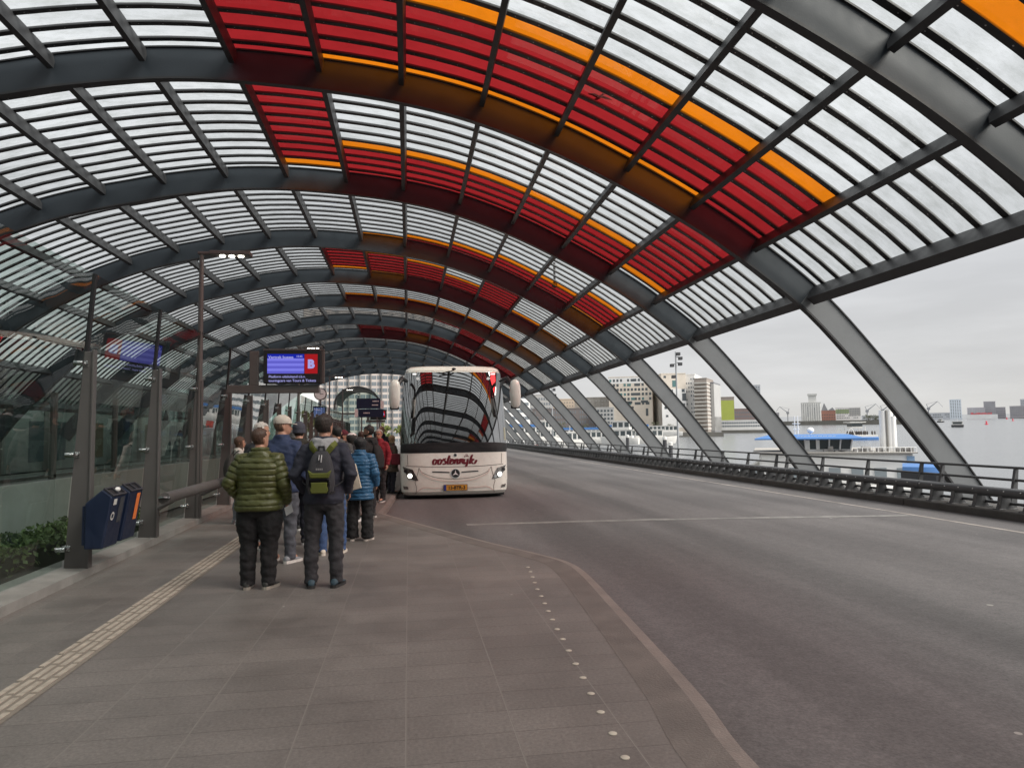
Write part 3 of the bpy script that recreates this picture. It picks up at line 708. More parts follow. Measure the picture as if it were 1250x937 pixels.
for k in range(-15, 140):
    y = 9.6+.585*k
    if y > 88 or y < 3: continue
    n_ += 1
    if n_ <= 100:
        if stub is None: b = MB(); stub_geo(b); stub = b.obj('support_post', M['rail'], gr_, False, .008); o = stub
        else: o = stub.copy(); col.objects.link(o)
        o.location = (0, y, 0)
    else: stub_geo(far, y)
if far.v: far.obj('support_post', M['rail'], gr_)['kind'] = 'stuff'
hr = thing('handrail', 'slim two bar pedestrian handrail on leaning posts behind the guard rail', 'handrail', (XR+.62, 0, 0))
for z, x in ((.81, .13), (.57, .1)):
    b = MB(); b.tube([(x, -12, z), (x, 92, z)], .028, 10); b.obj('bar', M['rail'], hr, True)
hp = None
for k in range(-3, 12):
    for d in (.3, 2.2, 4.2, 6.1):
        y = AY(k)+d
        if y > 91: continue
        if hp is None:
            b = MB(); b.loft([[Vector((x+.17*z, dy, z)) for x, dy in ((-.06*w_, -.03), (.06*w_, -.03), (.06*w_, .03), (-.06*w_, .03))] for z, w_ in ((.045, 1.15), (.80, .5))]); hp = b.obj('post', M['rail'], hr); o = hp
        else: o = hp.copy(); col.objects.link(o)
        o.location = (0, y, 0)

# ------------------------------------------------------------------ the coach
BX, BY, BZ = 1.245, 18.9, -.12
prof = [(.11, 1.40, .14), (.2, 1.455, .03), (.5, 1.475, 0), (.9, 1.475, .02), (1.24, 1.47, .045), (1.6, 1.455, .07), (2.2, 1.43, .13), (2.8, 1.40, .21), (3.2, 1.375, .28), (3.45, 1.35, .405), (3.56, 1.31, .50), (3.63, 1.22, .65), (3.66, 1.05, .88)]
def pz(z):
    if 1.24 <= z <= 3.45:
        t = z-1.24; return 1.47-.022*t-.0146*t*t, .045+.07*t+.042*t*t
    for (z0, h0, y0), (z1, h1, y1) in zip(prof[:-1], prof[1:]):
        if z <= z1:
            t = max(0, (z-z0)/(z1-z0)); t2 = t; return h0+(h1-h0)*t2, y0+(y1-y0)*t2
    return prof[-1][1:]
SN, SE = 3.6, .62
def bp_(x, z, off=0):
    hw, yf = pz(z); hw += off; u = min(1, abs(x/hw))
    return Vector((x, yf-off+SE*(1-(1-u**SN)**(1/SN)), z))
def bphi(phi, z, off=0):
    hw, yf = pz(z); hw += off; s_, c_ = sin(phi), cos(phi)
    return Vector((hw*math.copysign(abs(s_)**(2/SN), s_), yf-off+(SE+off)*(1-abs(c_)**(2/SN)), z))
bus = thing('coach', 'cream white touring coach with lit headlights and dark red lettering, parked facing the camera', 'coach', (BX, BY, BZ))
cream = pm('cream_coach_paint', (.84, .88, .80), .28, 0, .04, 3, 0, 40, .5, .6)
b = MB(); rings = []
nphi = 40
zs = [p[0] for p in prof]
def ringz(z):
    hw, yf = pz(z)
    r = [bphi(-pi/2+pi*i/nphi, z) for i in range(nphi+1)]
    yb_ = 12.4
    r += [Vector((hw, y_, z)) for y_ in (2, 5, 8, 11)]+[Vector((hw*.9, yb_, z)), Vector((-hw*.9, yb_, z))]+[Vector((-hw, y_, z)) for y_ in (11, 8, 5, 2)]
    return r
zz = []
for a, c in zip(zs[:-1], zs[1:]): zz += [a, (a+c)/2]
zz.append(zs[-1])
b.loft([ringz(z) for z in zz]); b.obj('body', cream, bus, True, 0, None, 35)
def patch(name, mat, fn, nu, nv, parent=bus, smooth=True):
    b = MB(); vs = [fn(i/nu, j/nv) for j in range(nv+1) for i in range(nu+1)]
    b.add(vs, [(j*(nu+1)+i, j*(nu+1)+i+1, (j+1)*(nu+1)+i+1, (j+1)*(nu+1)+i) for j in range(nv) for i in range(nu)])
    return b.obj(name, mat, parent, smooth)
def wind_mat():
    mt = bpy.data.materials.new('coach_windscreen_glass'); mt.use_nodes = True; nt = mt.node_tree; L = nt.links.new
    p = nt.nodes['Principled BSDF']; p.inputs['Base Color'].default_value = (.006, .007, .007, 1); p.inputs['Roughness'].default_value = .6; p.inputs['Specular IOR Level'].default_value = .1
    g = nt.nodes.new('ShaderNodeBsdfGlossy'); g.inputs['Roughness'].default_value = .0; g.inputs[0].default_value = (1, 1, 1, 1)
    f = nt.nodes.new('ShaderNodeFresnel'); f.inputs[0].default_value = 1.5
    ma = nt.nodes.new('ShaderNodeMath'); ma.operation = 'MULTIPLY_ADD'; ma.inputs[1].default_value = .8; ma.inputs[2].default_value = .32; ma.use_clamp = True; L(f.outputs[0], ma.inputs[0])
    mx = nt.nodes.new('ShaderNodeMixShader'); L(ma.outputs[0], mx.inputs[0]); L(p.outputs[0], mx.inputs[1]); L(g.outputs[0], mx.inputs[2]); L(mx.outputs[0], nt.nodes['Material Output'].inputs[0]); return mt
wm = wind_mat()
patch('windscreen_surround', M['black'], lambda u, v: bphi(radians(-88+176*u), 1.235+(3.49-1.235)*v, .004), 40, 14)
patch('windscreen', wm, lambda u, v: bphi(radians(-80+160*u), 1.36+(3.45-1.36)*v, .009), 40, 20)
for s_ in (-1, 1):
    b = MB()
    for a, c in ((1.0, 3.1), (3.2, 5.6), (5.7, 8.1), (8.2, 10.6), (10.7, 11.8)):
        h0, h1 = pz(1.7)[0]+.006, pz(3.2)[0]+.006
        b.quad((s_*h0, a, 1.7), (s_*h0, c, 1.7), (s_*h1, c, 3.2), (s_*h1, a, 3.2))
    b.obj('side_window', wm, bus)
# seams, grille and bumper lines as thin strips hugging the front
seam_m = pm('panel_gap', (.12, .10, .09), .6)
def strip(name, pts, w_, mat, off=.006, n=10):
    P = crspline([(x, 0, z) for x, z in pts], n); b = MB(); A = []; B = []
    for i, p in enumerate(P):
        t = (P[min(i+1, len(P)-1)]-P[max(i-1, 0)]).normalized(); nn = Vector((-t.z, 0, t.x))*w_/2
        q, r = p+nn, p-nn; A.append(bp_(q.x, q.z, off)); B.append(bp_(r.x, r.z, off))
    for i in range(len(A)-1): b.quad(A[i], A[i+1], B[i+1], B[i])
    return b.obj(name, mat, bus, True)
strip('panel_gap', [(-1.32, .90), (-.6, .865), (0, .86), (.6, .865), (1.32, .90)], .014, seam_m)
strip('panel_gap', [(-.97, .84), (-.88, .72), (-.5, .58), (0, .535), (.5, .58), (.88, .72), (.97, .84)], .012, seam_m)
strip('panel_gap', [(-1.08, .46), (-1.0, .72), (-.98, .84)], .012, seam_m); strip('panel_gap', [(1.08, .46), (1.0, .72), (.98, .84)], .012, seam_m)
strip('panel_gap', [(-1.06, .14), (-1.04, .3), (-1.08, .46)], .012, seam_m); strip('panel_gap', [(1.06, .14), (1.04, .3), (1.08, .46)], .012, seam_m)
strip('panel_gap', [(-1.27, .92), (-1.28, 1.2)], .012, seam_m); strip('panel_gap', [(1.27, .92), (1.28, 1.2)], .012, seam_m)
cream_ridge_m = pm('cream_ridge', (.72, .64, .58), .25, coat=.6)  # ridge strips in a pinker, duller cream than the body
strip('bumper_ridge', [(-1.04, .2), (-.85, .31), (-.55, .295), (0, .29), (.55, .295), (.85, .31), (1.04, .2)], .035, cream_ridge_m, .022)
strip('grille_ridge', [(-.93, .78), (-.85, .66), (-.48, .515), (0, .47), (.48, .515), (.85, .66), (.93, .78)], .03, cream_ridge_m, .02)
for s_ in (-1, 1): strip('grille_slit', [(s_*.16, .71), (s_*.38, .725), (s_*.62, .735)], .03, M['black'], .012)
# emblem: three-pointed star in a ring
def disc(name, x, z, r0, r1, mat, off, n=28):
    b = MB()
    for i in range(n):
        a, c = 2*pi*i/n, 2*pi*(i+1)/n
        q = [(r0, a), (r1, a), (r1, c), (r0, c)] if r0 else [(0, a), (r1, a), (r1, c)]
        vs = [bp_(x+r*cos(t), z+r*sin(t), off) for r, t in q]; b.add(vs, [tuple(range(len(vs)))])
    return b.obj(name, mat, bus)
em = disc('emblem', 0, .68, 0, .118, M['black'], .016); disc('emblem_ring', 0, .68, .112, .126, M['chrome'], .02)
b = MB()
for q in range(3):
    a = pi/2+q*2*pi/3; c = Vector((0, 0, 0))
    tip = (.1*cos(a), .1*sin(a)); l_ = (.024*cos(a+pi/3), .024*sin(a+pi/3)); r_ = (.024*cos(a-pi/3), .024*sin(a-pi/3))
    b.add([bp_(p[0], .68+p[1], .022) for p in ((0, 0), r_, tip, l_)], [(0, 1, 2, 3)])
b.obj('emblem_star', pm('bright_silver', (.8, .8, .8), .35, .2), bus)
disc('badge', 0, 1.17, 0, .042, M['black'], .012, 14); disc('badge_ring', 0, 1.17, .036, .044, M['chrome'], .014, 14)
# licence plate
b = MB(); b.box(-.32, .32, -.02, .06, .225, .385); b.obj('licence_plate_holder', M['black'], bus)
b = MB(); b.quad((-.31, -.024, .235), (.31, -.024, .235), (.31, -.024, .375), (-.31, -.024, .375)); b.obj('licence_plate', pm('plate_yellow', (.62, .30, .03), .45), bus)
b = MB(); b.quad((-.31, -.028, .235), (-.25, -.028, .235), (-.25, -.028, .375), (-.31, -.028, .375)); b.obj('plate_band', pm('plate_blue', (.02, .04, .25), .45), bus)
text_obj('plate_text', '13-BTR-3', .125, M['black'], bus, Matrix.Translation((.03, -.03, .262)) @ FRONT @ Matrix.Diagonal((.95, 1, 1, 1)), .004, 'CENTER')
# lettering "oostenrijk" as brush strokes
lm_ = pm('dark_red_lettering', (.15, .008, .02), .4)
def brush(strokes, ox, oz, sx, sz, th):
    b = MB()
    for st in strokes:
        P = crspline([(x, 0, z) for x, z in st], 7); A = []; B = []
        for i, p in enumerate(P):
            t = (P[min(i+1, len(P)-1)]-P[max(i-1, 0)])
            t = Vector((t.x*sx, 0, t.z*sz)).normalized()
            wd = th*(.32+.68*abs(t.z)**1.5); nn = Vector((-t.z, 0, t.x))*wd/2; nn.x = math.copysign(max(abs(nn.x), wd*.3), nn.x or 1)
            q = Vector((ox+(p.x+p.z*.16)*sx, 0, oz+p.z*sz))
            A.append(bp_(q.x+nn.x, q.z+nn.z, .012)); B.append(bp_(q.x-nn.x, q.z-nn.z, .012))
        for i in range(len(A)-1): b.quad(A[i], A[i+1], B[i+1], B[i])
    return b
def O(x): return [(x+.62, .85), (x+.3, 1), (x+.08, .55), (x+.2, .06), (x+.5, .05), (x+.72, .5), (x+.62, .88), (x+.5, .8)]
ST = [O(0), [(.7, .75), (.95, .9)], O(.95), [(1.6, .75), (1.85, .75), (2.1, 1.1)],
      [(2.45, 1.15), (2.15, .95), (2.4, .55), (2.5, .2), (2.2, .0), (1.95, .15)], [(2.3, .05), (2.7, .35), (2.95, 1.0)],
      [(3.05, 1.75), (2.9, 1.0), (2.85, .35), (3.0, .05), (3.3, .2)], [(2.75, 1.2), (3.35, 1.25)],
      [(3.3, .45), (3.75, .65), (3.7, .98), (3.45, .95), (3.35, .45), (3.5, .05), (3.9, .15), (4.1, .5)],
      [(4.15, 1.0), (4.2, .5), (4.15, .02)], [(4.2, .5), (4.45, .95), (4.7, .9), (4.7, .4), (4.8, .05), (5.05, .2)],
      [(5.1, 1.05), (5.2, .6), (5.15, .02)], [(5.15, .55), (5.4, .98), (5.65, .92), (5.6, .5), (5.85, .1)],
      [(6.0, 1.0), (5.95, .4), (6.1, .03), (6.4, .3)], [(6.6, 1.0), (6.65, .3), (6.55, -.35), (6.35, -.55)], [(6.4, .3), (6.75, .35)],
      [(7.35, 1.7), (7.2, 1.0), (7.15, .3), (7.12, .0)], [(7.3, 1.7), (7.55, 1.75)], [(7.2, .45), (7.5, .9), (7.75, .85), (7.45, .5), (7.7, .08), (8.1, .1), (8.4, .75)],
      [(5.9, 1.42), (6.02, 1.5)], [(6.25, 1.5), (6.3, 1.62)], [(6.55, 1.5), (6.62, 1.6)], [(6.28, 1.78), (6.3, 1.9)]]
b = brush(ST, -.62, .93, .141, .135, .062); b.obj('lettering', lm_, bus)
# headlights
hgl = pm('headlight_housing', (.22, .21, .2), .12, .7, coat=1); hon = emis('headlight_on', (1, .96, .88), 3)
for s_ in (-1, 1):
    def hf(u, v):
        # quad: outer top, inner top, inner bottom, outer bottom
        ot, it, ib, ob = (1.415, .88), (1.14, .80), (.985, .51), (1.28, .60)
        a = (ot[0]+(it[0]-ot[0])*u, ot[1]+(it[1]-ot[1])*u); c = (ob[0]+(ib[0]-ob[0])*u, ob[1]+(ib[1]-ob[1])*u-.03*sin(pi*u))
        x, z = a[0]+(c[0]-a[0])*v, a[1]+(c[1]-a[1])*v
        return bp_(s_*x, z, .012)
    h = patch('headlight', hgl, hf, 8, 8)
    for (x, z, r, mt) in ((1.215, .635, .062, hon), (1.215, .635, .085, M['chrome']), (1.09, .58, .04, M['chrome']), (1.33, .76, .05, M['black'])):
        b = MB(); n = 18; o_ = .03 if mt is hon else .024
        b.add([bp_(s_*x+r*cos(2*pi*q/n), z+r*sin(2*pi*q/n), o_) for q in range(n)], [tuple(range(n))]); b.obj('lens' if mt is not hon else 'lit_lens', mt, h)
    b = MB(); b.add([bp_(s_*x, z, .012) for x, z in ((1.4, .36), (1.27, .34), (1.25, .27), (1.38, .27))], [(0, 1, 2, 3)]); b.obj('fog_light', hgl, bus)
    # mirrors
    b = MB(); mx_ = s_*1.61
    rings = []
    for z, wx_, wy_ in ((2.43, .07, .06), (2.5, .13, .1), (2.75, .15, .12), (3.0, .145, .12), (3.13, .11, .1), (3.18, .05, .05)):
        rings.append([Vector((mx_+s_*.02*(z-2.5)*-1+wx_*cos(a)*abs(cos(a))**-.4 if abs(cos(a)) > .01 else mx_, -.35+wy_*sin(a), z)) for a in [2*pi*q/16+.01 for q in range(16)]])
    b.loft(rings); mo = b.obj('mirror', cream, bus, True)
    b = MB(); b.box(mx_-.12, mx_+.12, -.3, -.24, 2.4, 3.1); b.obj('mirror_back', M['black'], mo, False, .03)
    b = MB(); b.tube([(s_*1.3, .35, 3.2), (s_*1.42, -.1, 3.24), (s_*1.52, -.3, 3.05), (s_*1.55, -.32, 2.8)], [.05, .06, .06, .04], 10); b.obj('mirror_arm', M['black'], mo, True)
    # wheels
    for yy in (2.3, 8.8, 10.1):
        b = MB(); c0 = s_*1.32
        b.loft([[Vector((c0+dx, yy+r*cos(2*pi*q/24), .5+r*sin(2*pi*q/24))) for q in range(24)] for dx, r in ((-.17, .44), (-.14, .5), (.1, .5), (.13, .44))]); wh = b.obj('wheel', pm('tyre', (.02, .02, .02), .8), bus, True)
    # wipers
    strip('wiper', [(s_*.95, 1.42), (s_*.5, 1.5), (s_*.05, 1.40)], .03, M['black'], .03); strip('wiper', [(s_*1.2, 1.30), (s_*.75, 1.36), (s_*.5, 1.5)], .03, M['black'], .035)
b = MB(); b.box(-1.38, 1.38, .5, 12, -.06+.1, .13); b.box(-1.2, 1.2, .8, 2.4, .02, .5); b.obj('underbody', M['black'], bus)
b = MB(); b.tube([(-.4, .28, 3.40), (-.1, .27, 3.46), (.0, .26, 3.5)], .018, 6); b.ell((0, .3, 3.53), .06, .05, .035); b.obj('roof_camera', M['black'], bus, True)
for s_ in (-1, 1):
    b = MB(); b.box(s_*1.08-.05, s_*1.08+.05, .2, .30, 3.37, 3.4); b.obj('marker_light', emis('marker', (1, .95, .9), 1.5), bus)
patch('windscreen_card', pm('pale_card', (.4, .45, .33), .6), lambda u, v: bphi(radians(62+8*u), 1.55+.35*v, .012), 4, 4)
dt = patch('dashboard_trim', pm('dash_black', (.015, .016, .017), .5), lambda u, v: bphi(radians(-78+156*u), 1.30+.16*v+.05*sin(pi*u), .014), 40, 3)

# ------------------------------------------------------------------ people
def remeshed(b, voxel, name):
    me = b.mesh(name); o = bpy.data.objects.new(name, me); col.objects.link(o)
    md = o.modifiers.new('r', 'REMESH'); md.mode = 'VOXEL'; md.voxel_size = voxel; md.use_smooth_shade = True
    s_ = o.modifiers.new('s', 'SMOOTH'); s_.factor = .5; s_.iterations = 2
    dg = bpy.context.evaluated_depsgraph_get(); r = bpy.data.meshes.new_from_object(o.evaluated_get(dg)); bpy.data.objects.remove(o); bpy.data.meshes.remove(me)
    r.polygons.foreach_set('use_smooth', [True]*len(r.polygons)); return r
def ering(c, rx, ry, n=20, p=2.3):
    out = []
    for k in range(n):
        a = 2*pi*k/n; ca, sa = cos(a), sin(a)
        out.append(Vector((c[0]+rx*math.copysign(abs(ca)**(2/p), ca), c[1]+ry*math.copysign(abs(sa)**(2/p), sa), c[2])))
    return out
HEADP = [(0, .05, .022, .022), (.012, .045, .036, .036), (.03, .032, .05, .058), (.055, .018, .06, .077), (.09, .006, .068, .091), (.13, .0, .073, .097), (.165, -.004, .072, .094), (.195, -.006, .061, .08), (.215, -.006, .042, .056), (.227, -.006, .018, .025)]
def headrings(z0, yaw, sc_=1.0, add=0, tilt=0):
    R = Matrix.Rotation(yaw, 3, 'Z') @ Matrix.Rotation(tilt, 3, 'X'); out = []
    for z, y, rx, ry in HEADP:
        out.append([R @ q for q in ering((0, y, z), rx*sc_+add, ry*sc_+add, 22, 2.15)])
    return [[q+Vector((0, .012, z0)) for q in r] for r in out]
mats_cache = {}
def fab(c, rough=.85, kind='cloth'):
    k = (c, kind)
    if k not in mats_cache:
        if kind == 'skin': mats_cache[k] = pm('skin', c, .5, 0, .1, 14)
        elif kind == 'hair': mats_cache[k] = pm('hair', c, .55, 0, .45, 30, .6, 90, stretch=(1, 1, .25))
        elif kind == 'shiny': mats_cache[k] = pm('quilted_nylon', c, .45, 0, .12, 9, .25, 70)
        else: mats_cache[k] = pm('fabric', c, rough, 0, .16, 12, .35, 120)
    return mats_cache[k]
SKIN = (.42, .22, .15)
def armpts(kind, s, f):
    sh = Vector((s*(.175+.02*(f-1)), -.005, 1.405)); 
    if kind == 'down': el, wr = Vector((s*(.255*f**.6), -.03, 1.13)), Vector((s*(.262*f**.6), .06, .90))
    elif kind == 'pocket': el, wr = Vector((s*(.285*f**.5), -.07, 1.14)), Vector((s*(.215*f**.5), .10, .97))
    elif kind == 'front': el, wr = Vector((s*(.285*f**.5), -.04, 1.12)), Vector((s*.13, .20, 1.04))
    elif kind == 'hold': el, wr = Vector((s*(.26*f**.5), -.04, 1.13)), Vector((s*.235*f**.5, .13, .93))
    elif kind == 'strap': el, wr = Vector((s*.27, .0, 1.14)), Vector((s*.17, .17, 1.28))
    return sh, el, wr
def hand(b, wr, d, s, r=.0085):
    """palm plus five unequal, slightly curled fingers; d = forearm direction"""
    d = d.normalized(); side = Vector((s, 0, 0)); side = (side-d*side.dot(d)).normalized(); fw = d.cross(side).normalized()
    if fw.y < 0: fw = -fw
    # palm lies in plane (d, fw); curls toward body (-side)
    c0, c1 = wr+d*.005, wr+d*.085
    b.tube([wr-d*.03, wr+d*.01, wr+d*.05, wr+d*.088], [(.021, .025), (.018, .031), (.016, .041), (.014, .040)], 12, fw)
    for q, (o_, l_) in enumerate(((.030, .068), (.010, .078), (-.011, .072), (-.030, .055))):
        p = c1+fw*o_-d*.012; p1 = p+d*l_*.5-side*.008; p2 = p1+d*l_*.3-side*.016; p3 = p2+d*l_*.18-side*.016
        b.tube([p-d*.02, p, p1, p2, p3], [r, r*1.05, r, r*.92, r*.7], 7)
    p = wr+d*.025+fw*.028; b.tube([p-fw*.012, p, p+fw*.022+d*.022-side*.004, p+fw*.028+d*.05-side*.012], [r*1.25, r*1.3, r*1.1, r*.75], 7)
    return c1
def person(label, x, y, rz, h=1.75, f=1.0, jacket=('plain', (.03, .03, .035), .80), trousers=(.02, .02, .022), shoes=((.03, .03, .03), (.5, .5, .48)), hair=('short', (.03, .02, .015)), arms=('down', 'down'), hat=None, head=0.0, tilt=0.0, voxel=.015, skin=SKIN, stance=.1, collar=None, legw=1.0, group='people waiting in the queue', step=0.0, hood=None, wide_leg=False, glasses=False, beard=None, lean=0):
    k = h/1.75
    B = MB()
    HZ = 1.523
    # --- body
    tors = [(.80, .15, .11, 0), (.92, .168, .118, 0), (1.05, .15, .105, .005), (1.2, .165, .115, .005), (1.32, .178, .115, 0), (1.40, .165, .095, -.005), (1.445, .11, .075, -.008), (1.475, .062, .062, -.006), (1.54, .055, .06, .004), (1.56, .05, .055, .008)]
    B.loft([ering((0, yo, z), rx*(f if z < 1.42 else 1), ry*(f if z < 1.42 else 1)) for z, rx, ry, yo in tors])
    legs = []
    for s in (-1, 1):
        fx = s*stance; dy = s*step
        pts = [(s*.085*f, 0, .93), (s*(.095*f*.5+stance*.5), dy*.3, .70), (s*(.02+stance*.8), dy*.6+.012, .48), (fx, dy*.85-.012, .32), (fx, dy-.01, .1), (fx, dy-.01, .06)]
        B.tube(pts, [.092*f, .083*f, .056, .055, .04, .04], 14); legs.append(pts)
        B.ell((fx, dy+.05, .05), .04, .11, .04)
    ARM = []
    for s, kd in zip((-1, 1), arms):
        sh, el, wr = armpts(kd, s, f)
        B.tube([sh, sh.lerp(el, .5), el, el.lerp(wr, .5), wr], [.05, .047, .04, .038, .028], 12)
        ARM.append((sh, el, wr, s, kd))
        if kd in ('down', 'hold'): hand(B, wr, wr-el, s)
        elif kd in ('front', 'strap'): hand(B, wr, (wr-el)*.5+Vector((-s*.1, .05, .02)), s)
    B.loft(headrings(HZ, head, 1, 0, tilt))
    Rh = Matrix.Rotation(head, 3, 'Z') @ Matrix.Rotation(tilt, 3, 'X'); H0 = Vector((0, .012, HZ))
    def hp_(x_, y_, z_): return H0+Rh @ Vector((x_, y_, z_))
    B.tube([hp_(0, .088, .115), hp_(0, .102, .085), hp_(0, .108, .068), hp_(0, .09, .06)], [.008, .011, .014, .009], 8)
    for s in (-1, 1): B.tube([hp_(s*.066, -.005, .065), hp_(s*.078, -.012, .09), hp_(s*.08, -.016, .112), hp_(s*.068, -.01, .125)], [.008, .012, .013, .008], 7)
    B.ell(hp_(0, .088, .034), .022, .012, .009, 8, 5)
    me = remeshed(B, min(voxel, .011), 'person')
    mt_skin = fab(skin, .5, 'skin'); me.materials.clear(); me.materials.append(mt_skin)
    S_ = Matrix.Scale(k, 4)
    me.transform(S_)
    root = bpy.data.objects.new('person', me); col.objects.link(root); root.location = (x, y, 0); root.rotation_euler = (lean, 0, rz)
    tag(root, label, 'person', group)
    def part(nm, me_, mt, parent=root):
        me_.materials.clear(); me_.materials.append(mt); me_.transform(S_)
        o = bpy.data.objects.new(nm, me_); col.objects.link(o); o.parent = parent; return o
    sd_ = abs(hash((round(x*100), round(y*100)))) % 97
    def crease(me_, amp, fx=7, fz=16):
        nrm = [v.normal.copy() for v in me_.vertices]
        for v, n in zip(me_.vertices, nrm):
            c = v.co; a = noise.noise((c.x*fx+sd_, c.y*fx, c.z*fz))+.6*noise.noise((c.x*fx*2.2, c.y*fx*2.2+sd_, c.z*fz*1.7+c.x*9))
            v.co = c+n*(amp*a)
    # --- jacket
    jk, jc, hem = jacket[:3]
    bulk = {'puffer': .036, 'plain': .028, 'coat': .032, 'parka': .038}[jk]
    J = MB(); tj = []
    for z, rx, ry, yo in [(hem, .172, .128, 0), (hem+.05, .178, .132, 0)]+[(z, rx, ry, yo) for z, rx, ry, yo in tors if z > hem+.08 and z < 1.47]+[(1.50, .075, .078, -.004), (1.53, .07, .075, 0)]:
        g = f if z < 1.42 else 1; e_ = bulk*(1 if z < 1.40 else .5)
        if jk in ('coat', 'parka') and z < 1.0: rx += .02; ry += .015
        tj.append(ering((0, yo, z), rx*g+e_, ry*g+e_, 26))
    J.loft(tj)
    rs = .05+bulk*.62
    for sh, el, wr, s, kd in ARM:
        J.tube([sh+Vector((-s*.05, 0, .005)), sh, sh.lerp(el, .5), el, el.lerp(wr, .5), wr, wr.lerp(el, -.06)], [rs*.9, rs*1.1*f**.5, rs*1.02*f**.5, rs*.95, rs*.85, rs*.72, rs*.62], 16)
    me = remeshed(J, voxel*.8 if jk == 'puffer' else voxel, 'jacket')
    if jk == 'puffer':
        pitch = jacket[3] if len(jacket) > 3 else .062
        nrm = [v.normal.copy() for v in me.vertices]
        for v, n in zip(me.vertices, nrm):
            c = v.co; best = None
            for sh, el, wr, s, kd in ARM:
                L1, L2 = (el-sh).length, (wr-el).length
                for a, b_, o_ in ((sh, el, 0), (el, wr, L1)):
                    d = b_-a; t = max(0, min(1, (c-a).dot(d)/d.length_squared)); dd = (a+d*t-c).length
                    if best is None or dd < best[0]: best = (dd, o_+d.length*t)
            onarm = best[0] < rs*1.22 and abs(c.x) > .165*f
            u = (best[1]+.02 if onarm else 1.50-c.z)/pitch+.12*noise.noise((c.x*5, c.y*5, c.z*3+sd_))
            g = abs((u % 1)-.5)*2
            v.co = c+n*(.011*(1-g**3)-.009*(g > .9)+.005*noise.noise((c.x*16, c.y*16, c.z*16+sd_)))
    crease(me, .007 if jk == 'puffer' else .013)
    jo = part('jacket', me, fab(jc, .8, 'shiny' if jk == 'puffer' else 'cloth'))
    if collar:
        Cb = MB(); Cb.loft([ering((0, -.006, z), r_, r_*1.02) for z, r_ in ((1.43, .115), (1.47, .098), (1.51, .09), (1.535, .083))], False)
        me = remeshed(Cb, .012, 'collar') if False else Cb.mesh('collar'); me.polygons.foreach_set('use_smooth', [True]*len(me.polygons)); part('collar', me, fab(collar))
    if hood:
        Hb = MB()
        Hb.tube([(-.085, .075, 1.44), (-.115, -.01, 1.475), (-.075, -.085, 1.475), (0, -.115, 1.455), (.075, -.085, 1.475), (.115, -.01, 1.475), (.085, .075, 1.44)], [.022, .035, .045, .05, .045, .035, .022], 10)
        Hb.ell((0, -.12, 1.41), .105, .05, .075); me = remeshed(Hb, .011, 'hood'); crease(me, .008, 12, 12); part('hood', me, fab(hood))
    # --- trousers
    T_ = MB(); lw = legw
    T_.loft([ering((0, 0, z), rx*f+.014, ry*f+.014) for z, rx, ry in ((.78, .11, .09), (.82, .155, .115), (.92, .172, .122), (1.0, .16, .112), (1.04, .155, .108))])
    for pts in legs:
        pl = [Vector(p) for p in pts[:5]]; pl[0] = pl[0]+Vector((0, 0, -.02)); pl.append(Vector((pts[5][0], pts[5][1], .045)))
        rr = [.105*f, .098*f**.7*lw, .078*lw, .074*lw, .064*lw, .066*lw]
        if wide_leg: rr = [.105, .105, .098, .10, .105, .11]
        T_.tube(pl, rr, 14)
    me = remeshed(T_, voxel, 'trousers'); crease(me, .014, 9, 15); part('trousers', me, fab(trousers))
    # --- shoes
    for s in (-1, 1):
        fx = s*stance; dy = s*step; R = Matrix.Rotation(-s*.22, 3, 'Z'); o_ = Vector((fx, dy-.01, 0))
        def sp(a, b_, c_): return o_+R @ Vector((a, b_, c_))
        sh_ = MB(); 
        for (yy, hw, ht) in ((0, 0, 0),): pass
        rg = []
        for yy, hw, ht in ((-.085, .022, .05), (-.075, .034, .085), (-.03, .04, .095), (.03, .043, .085), (.09, .048, .062), (.15, .045, .045), (.185, .03, .035), (.195, .012, .028)):
            rg.append([sp(hw*cos(a) if True else 0, yy, .022+max(0, (ht-.022))*(.5+.5*sin(a))) for a in [2*pi*q/12 for q in range(12)]])
        sh_.loft(rg); me = sh_.mesh('shoe'); me.polygons.foreach_set('use_smooth', [True]*len(me.polygons)); so_ = part('shoe', me, fab(shoes[0], .6))
        sl = MB(); ol = [(-.092, 0), (-.085, .03), (-.03, .041), (.03, .043), (.09, .051), (.15, .049), (.19, .032), (.205, 0), (.19, -.032), (.15, -.049), (.09, -.051), (.03, -.043), (-.03, -.041), (-.085, -.03)]
        sl.prism([(b_, a) for a, b_ in ol], 0, .03, lambda a, b_, d: sp(a, b_, d)); part('sole', sl.mesh('sole'), fab(shoes[1], .6), so_)
    # --- hair
    hs, hc = hair
